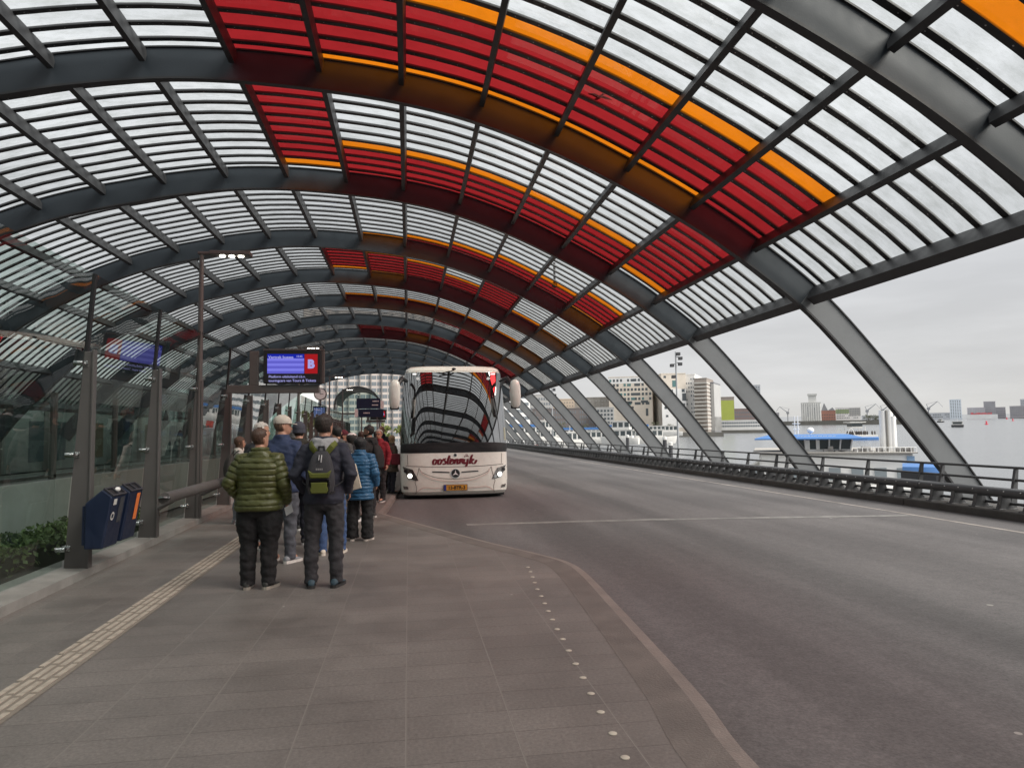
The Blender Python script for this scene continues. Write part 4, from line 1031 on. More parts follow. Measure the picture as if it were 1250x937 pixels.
    if hs != 'bald':
        rr = headrings(HZ, 0, 1.0, 0); add = {'short': .010, 'thin': .007, 'bob': .022, 'long': .016, 'grey': .011, 'curly': .018}[hs]
        hb = MB(); n = 26; rows = []
        lo = {'short': .045, 'thin': .05, 'grey': .05, 'curly': .045, 'bob': -.02, 'long': -.17}[hs]
        nz_ = 16; rows_ = []
        for i in range(nz_+1):
            t = i/nz_; z = lo+(.238-lo)*t
            zz_ = min(max(z, .06 if hs in ('bob', 'long') else 0), .2265)
            for (z0, y0, a0, b0), (z1, y1, a1, b1) in zip(HEADP[:-1], HEADP[1:]):
                if zz_ <= z1: q = (zz_-z0)/(z1-z0); yo, rx, ry = y0+(y1-y0)*q, a0+(a1-a0)*q, b0+(b1-b0)*q; break
            ad = add*(1 if z < .21 else max(.2, (.238-z)/.028*1.2)); 
            if hs == 'long' and z < .05: ad += .015*(.05-z)/.2
            if hs == 'bob' and z < .06: ad -= .01*(.06-z)/.08
            rows_.append((z, [H0+Rh @ (p_+Vector((0, 0, 0))) for p_ in ering((0, yo-.004, z), rx+ad, ry+ad, n, 2.1)], ry))
        rows_.append((.242, [H0+Rh @ p_ for p_ in ering((0, -.006, .241), .012, .014, n)], .01))
        vs = []; 
        for z, r, _ in rows_:
            for p_ in r:
                nn = noise.noise((p_.x*60+sd_, p_.y*60, p_.z*(20 if hs in ('bob', 'long') else 60)))
                vs.append(p_+(p_-H0-Vector((0, 0, .1))).normalized()*nn*(.005 if hs != 'curly' else .010))
        fs = []
        for i in range(len(rows_)-1):
            z = rows_[i][0]
            for j in range(n):
                fy = sin(2*pi*(j+.5)/n)   # forwardness
                line = {'short': .165, 'thin': .185, 'grey': .175, 'curly': .17, 'bob': .14, 'long': .16}[hs]
                if hs in ('short', 'thin', 'grey', 'curly'): keep = z > line or (fy < .05 and z > .10) or (fy < .35 and z > .135) or (fy < -.35 and z >= .04)
                else: keep = z > line or fy < .42
                if keep: fs.append((i*n+j, i*n+(j+1) % n, (i+1)*n+(j+1) % n, (i+1)*n+j))
        hb.add(vs, fs); me = hb.mesh('hair'); me.polygons.foreach_set('use_smooth', [True]*len(me.polygons)); part('hair', me, fab(hc, .6, 'hair'))
    for s in (-1, 1):
        eb = MB(); eb.ell(hp_(s*.031, .085, .112), .012, .008, .007, 10, 6); part('eye', eb.mesh('eye'), fab((.03, .02, .015), .3))
        eb = MB(); eb.tube([hp_(s*.016, .096, .129), hp_(s*.032, .094, .133), hp_(s*.05, .08, .127)], [.003, .004, .003], 6); part('eyebrow', eb.mesh('eyebrow'), fab(hc if hs != 'bald' else (.1, .07, .05), .8))
    mb_ = MB(); mb_.tube([hp_(-.022, .091, .041), hp_(0, .1, .042), hp_(.022, .091, .041)], [.003, .005, .003], 6); part('lips', mb_.mesh('lips'), fab((.3, .1, .08), .5))
    if beard:
        bb = MB(); rr = headrings(HZ, head, 1.0, .006, tilt)[0:4]; bb.loft(rr, True); me = bb.mesh('beard'); me.polygons.foreach_set('use_smooth', [True]*len(me.polygons)); part('beard', me, fab(beard, .8, 'hair'))
    if glasses:
        gb = MB()
        for s in (-1, 1):
            ring = [hp_(s*.034+.024*cos(a), .101, .112+.019*sin(a)) for a in [2*pi*q/12 for q in range(13)]]; gb.tube(ring, .003, 5)
            gb.tube([hp_(s*.057, .1, .115), hp_(s*.078, .0, .115)], .003, 5)
        part('glasses', gb.mesh('glasses'), fab((.02, .02, .02), .4))
    if hat:
        kind, hc2 = hat; hb = MB(); low = .135 if kind == 'cap' else .085; add = .013 if kind == 'cap' else .017
        rg = []
        for i in range(11):
            t = i/10; z = low+(.245-low)*t; zz_ = min(max(z-.012, 0), .226)
            for (z0, y0, a0, b0), (z1, y1, a1, b1) in zip(HEADP[:-1], HEADP[1:]):
                if zz_ <= z1: q = (zz_-z0)/(z1-z0); yo, rx, ry = y0+(y1-y0)*q, a0+(a1-a0)*q, b0+(b1-b0)*q; break
            rg.append([H0+Rh @ p_ for p_ in ering((0, yo-.003, z+(.008 if kind == 'beanie' else 0)*t), rx+add, ry+add, 22, 2.1)])
        hb.loft(rg); me = hb.mesh('cap'); me.polygons.foreach_set('use_smooth', [True]*len(me.polygons)); ho = part('cap' if kind == 'cap' else 'beanie', me, fab(hc2))
        if kind == 'cap':
            bb = MB(); out = [(-.078, .05), (-.075, .11), (-.05, .155), (0, .172), (.05, .155), (.075, .11), (.078, .05)]
            bb.prism(out, 0, .006, lambda a, b_, d: hp_(a, b_, .148+d-.25*max(0, b_-.08)-abs(a)*.12)); part('brim', bb.mesh('brim'), fab(hc2), ho)
        else:
            bb = MB(); bb.loft([[H0+Rh @ p_ for p_ in ering((0, .002, z), .092, .115, 22, 2.1)] for z in (.082, .09, .125, .13)]); me = bb.mesh('cuff'); me.polygons.foreach_set('use_smooth', [True]*len(me.polygons)); part('cuff', me, fab(hc2), ho)
    return root, k
DK = (.018, .018, .02)
A = radians
person('heavyset man in an olive green quilted puffer jacket and black trousers, back turned', -1.619, 8.012, A(-8), 1.73, 1.22, ('puffer', (.062, .068, .016), .86, .066), (.010, .010, .011), ((.03, .032, .03), (.3, .28, .24)), ('thin', (.06, .03, .018)), ('pocket', 'hold'), head=A(-28), voxel=.012, stance=.115, legw=1.22, collar=(.055, .06, .018))
person('man in a navy jacket with light grey hood, wearing a grey and lime backpack', -0.92, 7.94, A(-3), 1.87, 1.0, ('plain', (.020, .022, .036), .84), (.030, .030, .034), ((.03, .06, .08), (.02, .02, .02)), ('curly', (.022, .014, .01)), ('pocket', 'pocket'), head=A(-22), voxel=.012, stance=.125, hood=(.30, .30, .31), legw=1.0)
person('tall man in a beige cap, dark blue jacket and grey sneakers behind the green puffer', -1.65, 9.558, A(-20), 1.90, 1.15, ('plain', (.022, .036, .085), .84), (.075, .08, .095), ((.25, .26, .28), (.6, .58, .55)), ('short', (.12, .07, .045)), ('down', 'down'), hat=('cap', (.5, .44, .38)), head=A(-50), voxel=.014, stance=.12)
person('white haired man seen just left of the beige cap', -2.14, 10.672, A(-30), 1.84, 1.05, ('plain', (.03, .03, .035), .82), (.03, .03, .035), hair=('grey', (.5, .46, .42)), head=A(-40))
person('woman with long brown hair, white top and pale grey jeans by the glass wall', -3.189, 13.913, A(-60), 1.63, .9, ('plain', (.5, .48, .44), .95), (.2, .22, .25), ((.3, .3, .32), (.4, .4, .4)), ('long', (.07, .035, .02)), ('strap', 'down'), head=A(-15))
person('person in a slate grey beanie and dark olive hooded parka', -1.661, 11.05, A(0), 1.83, 1.12, ('parka', (.024, .022, .017), .78), (.016, .018, .03), ((.03, .03, .03), (.35, .35, .35)), ('short', (.03, .02, .015)), hat=('beanie', (.05, .05, .068)), hood=(.028, .024, .018), head=A(-10))
person('person in a grey woollen hat between the beige cap and the slate beanie', -1.969, 12.708, A(-15), 1.74, 1.0, ('parka', (.1, .098, .095), .8), (.03, .03, .04), hair=('short', (.05, .04, .03)), hat=('beanie', (.17, .17, .17)), hood=(.13, .13, .125))
person('woman with brown hair, blue jeans and cream shoes, almost hidden behind the lime backpack', -1.054, 10.074, A(5), 1.63, .92, ('plain', (.03, .03, .035), .9), (.045, .085, .19), ((.6, .54, .45), (.65, .6, .52)), ('long', (.09, .045, .022)), stance=.14, step=.06)
person('woman with a black bob in a bright blue quilted coat and wide black trousers', -0.756, 11.239, A(-12), 1.60, 1.1, ('puffer', (.02, .092, .19), .70, .058), (.010, .010, .011), ((.03, .03, .03), (.55, .5, .45)), ('bob', (.008, .008, .009)), ('hold', 'hold'), wide_leg=True, stance=.13, head=A(-20), voxel=.014)
person('man in a dark grey hooded jacket and brown trousers with cropped black hair', -1.252, 12.66, A(-5), 1.80, 1.1, ('parka', (.062, .06, .06), .85), (.09, .075, .06), hair=('short', (.012, .01, .009)), hood=(.07, .068, .066))
person('person in a maroon cap and dark coat', -1.346, 14.929, A(-25), 1.73, 1.0, ('plain', (.03, .028, .03), .8), hat=('cap', (.10, .018, .03)), head=A(-60), hair=('short', (.03, .02, .015)))
person('person in a white cap and dark jacket beside the blue quilted coat', -1.065, 13.638, A(-10), 1.66, .98, ('plain', (.025, .025, .03), .82), (.02, .02, .022), ((.6, .6, .6), (.7, .7, .7)), ('bob', (.015, .012, .01)), hat=('cap', (.62, .57, .56)), head=A(-60))
person('bearded man with black hair in a black hooded jacket, looking left with a black rucksack', -0.776, 14.18, A(62), 1.82, 1.08, ('parka', (.011, .011, .012), .78), DK, hair=('short', (.012, .01, .009)), head=A(15), hood=(.014, .014, .015), beard=(.02, .014, .011), skin=(.3, .16, .11))
person('grey haired man with glasses in a red jacket', -0.715, 17.403, A(150), 1.76, 1.08, ('plain', (.22, .012, .022), .82), DK, hair=('grey', (.35, .32, .29)), head=A(10), glasses=True)
person('bald man in a dark navy coat, facing the camera', -0.776, 20.763, A(172), 1.88, 1.05, ('coat', (.018, .018, .026), .7), DK, hair=('bald', (.1, .08, .06)))
person('woman with blond hair in an olive brown coat, by the coach door', -0.47, 19.749, A(-60), 1.60, 1.1, ('coat', (.075, .066, .048), .66), (.02, .022, .035), ((.02, .02, .02), (.03, .03, .03)), ('long', (.34, .22, .12)), ('hold', 'hold'))
for i, (x, y, hh, c, hr_, lb) in enumerate(((-1.852, 16.087, 1.75, (.02, .02, .025), (.02, .015, .012), 'dark haired person in a black coat far down the queue, left of the maroon cap'), (-1.168, 17.74, 1.72, (.05, .045, .04), (.05, .03, .02), 'brown haired person in a taupe coat behind the maroon cap'), (-1.587, 19.712, 1.7, (.03, .04, .06), (.03, .02, .015), 'person in a slate blue coat deep in the queue'), (-1.013, 22.372, 1.74, (.02, .02, .02), (.015, .012, .01), 'dark haired person in a black jacket deep in the queue by the coach'), (-1.429, 25.088, 1.7, (.09, .02, .03), (.04, .03, .02), 'person in a wine red coat at the far end of the queue'), (-2.334, 14.136, 1.72, (.022, .02, .02), (.02, .016, .012), 'dark haired person in a black coat left of the grey woollen hat'))):
    person(lb, x, y, A(-20+13*i), hh, 1.02, ('coat', c, .75), hair=('short', hr_), voxel=.018)

# --- things they carry
bp0 = thing('backpack', 'grey and black backpack with lime green pockets and straps, worn over the navy jacket', 'backpack', (-0.92, 7.94, 0), A(-3))
k = 1.87/1.75
gk = fab((.035, .035, .04)); lime = fab((.095, .11, .016)); bk2 = fab((.022, .022, .025))
def bpx(a, z, d): return Vector((a*k, -(.155+d)*k, z*k))
b = MB(); rings = []
for z, hw, dp in ((.955, .095, .07), (.975, .125, .115), (1.05, .14, .14), (1.15, .135, .135), (1.25, .115, .11), (1.33, .09, .08), (1.375, .06, .045), (1.385, .03, .02)):
    rings.append([bpx(hw*math.copysign(abs(cos(a))**.6, cos(a)), z, dp*(.5+.5*math.copysign(abs(sin(a))**.6, sin(a)))-.012) for a in [2*pi*q/20 for q in range(20)]])
b.loft(rings); b.obj('bag', gk, bp0, True)
def bpatch(nm, outline, d0, d1, mt):
    b = MB(); b.prism(outline, d0, d1, lambda a, z, d: bpx(a, z, d-.55*max(0, z-1.15)*.4)); return b.obj(nm, mt, bp0, True, .01)
bpatch('lower_pocket', [(-.075, .965), (.075, .965), (.09, 1.0), (.078, 1.04), (.082, 1.075), (-.082, 1.075), (-.078, 1.04), (-.09, 1.0)], .10, .152, lime)
bpatch('pocket_frame', [(-.105, .96), (-.075, .955), (-.09, 1.0), (-.078, 1.04), (-.085, 1.09), (.085, 1.09), (.078, 1.04), (.09, 1.0), (.075, .955), (.105, .96), (.115, 1.03), (.1, 1.1), (-.1, 1.1), (-.115, 1.03)], .10, .146, bk2)
bpatch('lime_band', [(-.09, 1.115), (.09, 1.115), (.115, 1.195), (.07, 1.165), (-.07, 1.165), (-.115, 1.195)], .10, .147, lime)
b = MB()
for q in range(4): b.box(-.035+q*.019, -.035+q*.019+.013, -.006, .0, 0, .018, Matrix.Translation(bpx(0, 1.195, .136)))
b.obj('lettering', fab((.25, .25, .25)), bp0)
b = MB(); b.tube([bpx(.012, 1.34, .075), bpx(.012, 1.30, .1), bpx(.012, 1.27, .112)], .006, 6); b.tube([bpx(-.012, 1.34, .075), bpx(-.012, 1.29, .105)], .005, 6); b.obj('zip_pull', fab((.4, .4, .4)), bp0)
b = MB(); b.tube([bpx(-.03, 1.375, .01), bpx(-.025, 1.425, .02), bpx(.025, 1.425, .02), bpx(.03, 1.375, .01)], .011, 8); b.obj('grab_handle', bk2, bp0, True)
for s in (-1, 1):
    b = MB(); b.tube([bpx(s*.05, 1.36, .0), bpx(s*.10, 1.42, .0), bpx(s*.125, 1.46, -.075), bpx(s*.13, 1.44, -.16), bpx(s*.14, 1.33, -.27)], [(.03, .012), (.033, .012), (.033, .012), (.03, .01), (.03, .01)], 10, Vector((0, 1, .4))); b.obj('shoulder_strap', lime, bp0, True)
    b = MB(); b.tube([bpx(s*.13, 1.02, .0), bpx(s*.19, 1.06, -.05), bpx(s*.215, 1.1, -.13)], [(.012, .005)]*3, 8); b.obj('side_strap', bk2, bp0, True)
tb = thing('tote_bag', 'cream canvas tote bag hanging from the shoulder of the blue quilted coat', 'bag', (-0.756, 11.239, 0), A(-12))
b = MB(); R = Matrix.Rotation(A(-14), 4, 'Y'); Tm = Matrix.Translation((-.13, -.25, .98)) @ R
vs = []; n = 6
for d, t in ((-.0, 0), (-.05, 1)):
    for i in range(n+1):
        for j in range(n+1):
            u, v = i/n-.5, j/n; vs.append(Tm @ Vector((u*.37, d*(1 if t else 0)-(.03*sin(pi*v)*cos(u*pi) if t else 0)+.012*noise.noise((u*6, v*6, t)), -.2+v*.38)))
N = (n+1)**2; fs = []
for t in (0, 1):
    for i in range(n):
        for j in range(n):
            a = t*N+i*(n+1)+j; fs.append((a, a+1, a+n+2, a+n+1))
for i in range(n):
    for j in (0, n): a = i*(n+1)+j; fs.append((a, a+n+1, a+n+1+N, a+N))
for j in range(n):
    for i in (0, n): a = i*(n+1)+j; fs.append((a, a+1, a+1+N, a+N))
b.add(vs, fs); b.obj('bag', fab((.50, .44, .36)), tb, True)
b = MB(); b.tube([Tm @ Vector((-.08, -.03, .17)), (-.17, -.18, 1.34), (-.155, -.02, 1.36), (-.155, .08, 1.28)], [(.012, .004)]*4, 8); b.tube([Tm @ Vector((.09, -.03, .17)), (-.145, -.19, 1.33), (-.135, -.02, 1.36)], [(.012, .004)]*3, 8); b.obj('handle', fab((.45, .4, .33)), tb, True)
def rucksack(label, x, y, rz, c, sc_=1):
    t = thing('rucksack', label, 'backpack', (x, y, 0), rz); b = MB(); rings = []
    for z, hw, dp in ((.93, .12, .12), (.96, .145, .16), (1.1, .15, .17), (1.25, .135, .14), (1.36, .1, .08), (1.39, .05, .03)):
        rings.append([Vector((hw*math.copysign(abs(cos(a))**.6, cos(a))*sc_, -(.12+dp*(.5+.5*sin(a)))*sc_, z*sc_)) for a in [2*pi*q/16 for q in range(16)]])
    b.loft(rings); b.obj('bag', fab(c), t, True, .0)
    for s in (-1, 1):
        b = MB(); b.tube([(s*.06*sc_, -.14*sc_, 1.36*sc_), (s*.11*sc_, -.05*sc_, 1.46*sc_), (s*.12*sc_, .08*sc_, 1.42*sc_), (s*.13*sc_, .15*sc_, 1.25*sc_)], [(.028, .01)]*4, 8); b.obj('shoulder_strap', fab(c), t, True)
    return t
rucksack('dark grey rucksack on the back of the woman by the glass wall', -3.189, 13.913, A(-60), (.04, .037, .034), .94)
rucksack('black rucksack on the bearded man', -0.776, 14.18, A(62), (.012, .012, .013), 1.04)
t = thing('shoulder_bag', 'dark red shoulder bag hanging beside the olive brown coat', 'bag', (-0.47, 19.749, 0), 0)
b = MB(); b.box(-.02, .24, -.32, -.2, .80, 1.1); b.obj('bag', fab((.12, .015, .025)), t, True, .03)
b = MB(); b.tube([(.0, -.26, 1.09), (.04, -.15, 1.34), (.1, -.05, 1.38)], [(.014, .005)]*3, 8); b.obj('strap', fab((.12, .015, .025)), t, True)
t = thing('ticket', 'folded white paper ticket in the hand of the man in the olive green puffer jacket', 'paper', (-1.344, 8.072, .86), A(10))
b = MB(); b.quad((-.0, -.02, -.10), (.075, -.015, -.055), (.055, -.01, .03), (-.02, -.015, -.01)); b.obj('sheet', M['white'], t)

# ------------------------------------------------------------------ the city across the water
def wm_(n, c, var=.12, vs=.15, rough=.8): return pm(n, c, rough, 0, var, vs)
win_d = pm('dark_window', (.085, .1, .11), .15); win_m = pm('grey_window', (.2, .225, .245), .2); win_t = pm('teal_window', (.11, .22, .22), .2)
class Bld:
    def __init__(s, name, label, cat, l, r, top, bot, depth, thick, wall, yaw=0, group=None, bev=0, roofm=None):
        c = (l+r)/2; ang = math.atan((c-625)/F); s.w = (r-l)*depth*cos(ang)/F
        p = at(c, bot, depth); s.h = at(c, top, depth).z-p.z; s.depth = depth; s.l, s.r, s.top, s.bot = l, r, top, bot; s.th = thick
        s.o = thing(name, label, cat, p, -(YAW+ang)+yaw, group)
        b = MB(); b.box(-s.w/2, s.w/2, 0, thick, -4, s.h); b.obj('wall', wall, s.o)
        if roofm is not False:
            b = MB(); b.box(-s.w/2-.15, s.w/2+.15, -.15, thick+.15, s.h, s.h+.5); b.obj('roof', roofm or wall, s.o)
    def X(s, u): return -s.w/2+u*s.w
    def Z(s, v): return v*s.h
    def win(s, u0, u1, v0, v1, mt=win_d, nm='window', d=.08, side=None):
        b = MB()
        if side is None: b.box(s.X(u0), s.X(u1), -d, .3, s.Z(v0), s.Z(v1))
        else:
            x = s.w/2 if side > 0 else -s.w/2; b.box(x-(.3 if side > 0 else d), x+(d if side > 0 else .3), u0*s.th, u1*s.th, s.Z(v0), s.Z(v1))
        return b.obj(nm, mt, s.o)
    def rows(s, nr, nc, v0=.06, v1=.95, fu=.6, fv=.55, mt=win_d, u0=.03, u1=.97, skip=0, seed=1, side=None, nm='window_row'):
        rn = random.Random(seed)
        for i in range(nr):
            b = MB(); dv = (v1-v0)/nr; za, zb = s.Z(v0+dv*(i+.5-fv/2)), s.Z(v0+dv*(i+.5+fv/2))
            for j in range(nc):
                if rn.random() < skip: continue
                du = (u1-u0)/nc; a, c = u0+du*(j+.5-fu/2), u0+du*(j+.5+fu/2)
                if side is None: b.box(s.X(a), s.X(c), -.08, .3, za, zb)
                else:
                    x = s.w/2 if side > 0 else -s.w/2; b.box(x-.1, x+.1, a*s.th, c*s.th, za, zb)
            if b.v: b.obj(nm, mt, s.o)
    def extra(s, nm, u0, u1, v0, v1, mt, y0=-.1, y1=None):
        b = MB(); b.box(s.X(u0), s.X(u1), y0, s.th if y1 is None else y1, s.Z(v0), s.Z(v1)); return b.obj(nm, mt, s.o)
cream_w = wm_('cream_stone', (.72, .65, .56)); white_w = wm_('white_facade', (.8, .8, .79)); grey_w = wm_('grey_facade', (.42, .42, .41)); beige_w = wm_('beige_facade', (.58, .48, .38))
dark_w = wm_('dark_brick', (.19, .17, .165)); red_w = wm_('red_brick', (.34, .17, .13)); slate_w = wm_('slate_facade', (.25, .255, .27)); brown_w = wm_('brown_facade', (.32, .28, .25))
green_w = pm('olive_green_panel', (.42, .48, .1), .6, 0, .08, .3); haze_w = wm_('hazy_facade', (.5, .52, .55)); haze_d = wm_('hazy_dark_facade', (.37, .36, .385)); silo_w = wm_('silo_concrete', (.6, .6, .58))  # hazy facades have distance haze mixed into their wall colour

# end tower block behind the hall
e1 = Bld('office_tower', 'huge pale office tower with a grid of windows closing the far end of the hall', 'office tower', 372, 560, 380, 545, 330, 30, wm_('pale_cladding', (.56, .5, .46)), A(6))
for i in range(20):
    b = MB(); z0 = e1.h*(.03+.047*i); 
    for j in range(28):
        x0 = e1.X(j/28+.006); wd = e1.w/28*.40
        b.box(x0, x0+wd, -.1, .3, z0, z0+1.75); b.box(x0+wd*1.12, x0+wd*2.12, -.1, .3, z0, z0+1.75)
    b.obj('window_row', win_m, e1.o)
for j in range(15): e1.extra('mullion', j/14-.003, j/14+.003, .0, 1, pm('mullion', (.2, .19, .18), .6), -1.2, 0)
pale = Bld('glass_building', 'pale teal glass building seen through the screens left of the departure screen', 'building', 296, 366, 440, 545, 150, 30, pm('teal_glass_facade', (.30, .42, .39), .25, 0, .15, .3), A(10))
pale.rows(6, 9, .3, .98, .85, .8, pm('pale_glazing', (.36, .5, .47), .15), nm='glazing_row')
wb = Bld('white_building', 'plain white building face beneath the departure screen', 'building', 366, 388, 466, 545, 160, 20, white_w)
wb.rows(3, 3, .1, .4, .4, .5)
# office slabs glimpsed between coach and the arches
o1 = Bld('slab_building', 'white slab building with horizontal bands just right of the coach', 'building', 600, 648, 468, 535, 300, 25, white_w, A(10)); o1.rows(7, 8, .05, .95, .92, .42, win_m)
o2 = Bld('slab_building', 'light grey stepped slab building behind the coach mirror', 'building', 644, 674, 482, 535, 380, 30, grey_w, A(5)); o2.rows(8, 9, .05, .97, .6, .5, win_m, skip=.1)
o3 = Bld('apartment_block', 'beige block with a flat roof between the leaning arches', 'building', 674, 702, 487.5, 520, 420, 30, beige_w); o3.rows(5, 8, .3, .95, .4, .4, brown_w)
o4 = Bld('apartment_block', 'long grey block left of the white and cream office', 'building', 700, 746, 485.5, 520, 430, 30, wm_('rough_grey', (.33, .32, .3), .35, .3)); o4.rows(4, 12, .5, .95, .4, .4, grey_w, skip=.3)
o5 = Bld('brick_warehouse', 'dark brick row with small regular windows above the canal boats', 'building', 650, 730, 499, 533, 360, 15, dark_w); o5.rows(5, 26, .08, .97, .45, .55, win_m, skip=.08, seed=4)
o6 = Bld('apartment_block', 'low white and dark banded block at the foot of the cream office', 'building', 728, 750, 498, 524, 350, 15, grey_w); o6.rows(5, 5, .05, .97, .62, .55, win_d)
# palace like office pair
c1 = Bld('courthouse', 'white and cream office with scattered square windows on a teal glass base', 'building', 743.5, 797, 460, 513, 400, 40, cream_w, A(-6))
c1.extra('upper_cladding', 0, 1, .86, 1.0, white_w, -.05)
rn = random.Random(11)
for i in range(6):
    for j in range(12):
        v = .925-.108*i
        if v < .38 or rn.random() < (.12 if i < 5 else .45): continue
        c1.win(.02+j*.0825, .02+j*.0825+(.05 if rn.random() < .85 else .085), v-.025, v+.035, win_d if rn.random() < .8 else win_t)
for a, b_, v in ((.34, .54, .39), (.74, .9, .40)): c1.win(a, b_, v, v+.055)
for a, v in ((.52, .27), (.3, .27)): c1.win(a, a+.05, v, v+.055)
c1.win(.845, .9, .1, .27)
b = MB(); b.box(c1.X(.08), c1.X(.98), 1, 38, -5, -.05); b.obj('glass_base', pm('teal_glass_base', (.10, .19, .19), .2), c1.o)
c2 = Bld('glass_annex', 'dark glass annex standing between the two cream offices', 'building', 795, 813, 469, 522, 420, 30, slate_w); c2.rows(8, 4, .05, .95, .7, .6, win_d)
c3 = Bld('courthouse', 'taller cream and white office with a large dark square window, behind the mast', 'building', 808.5, 839, 456, 522, 385, 26, cream_w, A(12))
c3.extra('side_cladding', 0, 1, .0, .72, white_w, -.04)
for a, b_, v0, v1, mt in ((.1, .2, .93, .97, win_d), (.45, .62, .76, .88, win_t), (.12, .24, .66, .71, win_d), (.38, .47, .66, .71, win_d), (.83, .95, .66, .72, win_d), (.84, 1.0, .5, .64, win_d), (.5, .6, .42, .47, win_d), (.85, .95, .4, .45, win_d), (.3, .4, .5, .54, win_d), (.1, .2, .35, .4, win_d), (.4, .6, .28, .32, win_d), (.15, .25, .2, .24, win_d), (.62, .72, .18, .22, win_d)): c3.win(a, b_, v0, v1, mt)
c3b = Bld('white_wing', 'narrow white wing with pale windows attached to the right of the taller cream office', 'building', 838, 850, 457, 524, 388, 30, white_w, A(-8)); c3b.rows(12, 4, .05, .96, .5, .42, win_m, skip=.25, seed=5)
c4 = Bld('balcony_tower', 'tower of pale stacked balconies with slightly leaning sides', 'building', 849, 864.5, 462, 526, 380, 22, brown_w, A(-10))
for i in range(13): c4.extra('balcony', -.02+.0*i, 1.04, .03+.073*i, .03+.073*i+.03, wm_('balcony_white', (.52, .5, .46)), -1.2, 20)
c5 = Bld('slate_tower', 'dark slate tower with a pale right edge beside the balcony tower', 'building', 860.5, 873, 467, 526, 388, 22, slate_w, A(-10))
c5.extra('pale_edge', .72, 1.02, .0, .98, grey_w, -.1); c5.extra('pale_edge', 0, 1.02, 0, .3, grey_w, -.08); c5.rows(14, 5, .3, .97, .5, .4, win_d, .05, .68, .2, 8)
c6 = Bld('brown_building', 'brown block with a large lime green facade panel', 'building', 874.5, 897, 485, 515, 470, 25, brown_w)
c6.extra('green_panel', .25, .98, .06, .88, green_w, -.3, 0); c6.rows(6, 3, .1, .95, .5, .5, win_d, .02, .22)
c7 = Bld('brick_block', 'low reddish block right of the lime green panel', 'building', 896, 924, 499, 517, 600, 25, wm_('pink_brick', (.26, .2, .185))); c7.rows(3, 10, .1, .9, .5, .4, win_m)
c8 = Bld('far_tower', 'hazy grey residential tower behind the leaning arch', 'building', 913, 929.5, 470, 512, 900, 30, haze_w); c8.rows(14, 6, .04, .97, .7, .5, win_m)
t8 = Bld('ferry_terminal', 'long white two storey terminal on piles at the water edge', 'building', 877, 932, 513.5, 522.5, 410, 14, white_w); t8.rows(2, 18, .1, .95, .8, .5, win_m)
# far north bank
f1 = Bld('low_block', 'low dark block near the crane on the far bank', 'building', 940.5, 951.5, 504, 514, 800, 25, haze_d); f1.rows(3, 5, .1, .9, .6, .4, win_m)
f2 = Bld('grain_silo', 'tall concrete grain silo with a narrow headhouse on the far bank', 'silo', 978.5, 1003, 491.5, 516, 700, 20, silo_w)
f2.extra('headhouse', .38, .78, 1, 1.42, silo_w, 3, 14); f2.extra('headhouse_cap', .34, .82, 1.38, 1.46, silo_w, 2, 15)
b = MB()
for j in range(9): b.tube([(f2.X((j+.5)/9), .3, -2), (f2.X((j+.5)/9), .3, f2.h*.97)], f2.w/20, 10)
b.obj('silo_cells', silo_w, f2.o, True)
f2.win(.3, .36, .3, .8, win_m); f2.win(.62, .68, .2, .75, win_m)
f3 = Bld('brick_warehouse', 'red brick warehouse with a gabled grey roof beside the silo', 'building', 1003, 1020.5, 501.5, 516, 700, 20, red_w); f3.rows(3, 8, .1, .8, .4, .4, win_d)
b = MB(); b.prism([(f3.X(0), f3.h), (f3.X(.5), f3.h), (f3.X(.22), f3.h*1.7)], 0, 18, lambda a, z, d: Vector((a, d, z))); b.prism([(f3.X(.4), f3.h), (f3.X(1), f3.h), (f3.X(.8), f3.h*1.3)], .2, 17.8, lambda a, z, d: Vector((a, d, z))); b.obj('gable_roof', slate_w, f3.o)
f4 = Bld('colourful_block', 'white apartment block with pale green and grey stripes right of the brick warehouse', 'building', 1020.5, 1051, 497.5, 515.5, 720, 20, white_w)
f4.rows(5, 14, .25, .97, .55, .45, win_m, skip=.1); f4.extra('green_stripe', 0, .55, .62, .9, pm('pale_green', (.3, .38, .2), .7), -.06, 0); f4.extra('striped_end', .55, 1, .45, .97, grey_w, -.06, 0)
g1 = Bld('white_tower', 'slim white high rise standing alone on the far bank', 'building', 1160, 1174.5, 487.5, 511, 1150, 25, pm('white_tower', (.72, .78, .84), .6)); g1.rows(12, 5, .04, .97, .5, .5, win_m)
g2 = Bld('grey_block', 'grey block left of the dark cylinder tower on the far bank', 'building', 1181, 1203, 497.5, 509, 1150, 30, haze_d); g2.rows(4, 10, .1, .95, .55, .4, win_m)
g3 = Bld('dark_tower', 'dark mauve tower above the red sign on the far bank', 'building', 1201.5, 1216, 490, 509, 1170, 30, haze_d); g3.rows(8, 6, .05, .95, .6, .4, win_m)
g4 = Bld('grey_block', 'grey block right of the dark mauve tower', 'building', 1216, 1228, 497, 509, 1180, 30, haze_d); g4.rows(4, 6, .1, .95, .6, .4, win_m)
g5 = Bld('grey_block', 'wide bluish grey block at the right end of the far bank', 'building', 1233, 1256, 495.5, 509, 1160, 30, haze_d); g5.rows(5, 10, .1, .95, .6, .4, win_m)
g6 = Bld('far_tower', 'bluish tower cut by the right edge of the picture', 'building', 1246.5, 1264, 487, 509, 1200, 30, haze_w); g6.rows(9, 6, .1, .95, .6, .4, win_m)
g7 = Bld('white_shed', 'long white shed with red roof letters on the far bank', 'building', 1180, 1218, 506, 510.5, 1120, 20, white_w)
b = MB(); rn = random.Random(2)
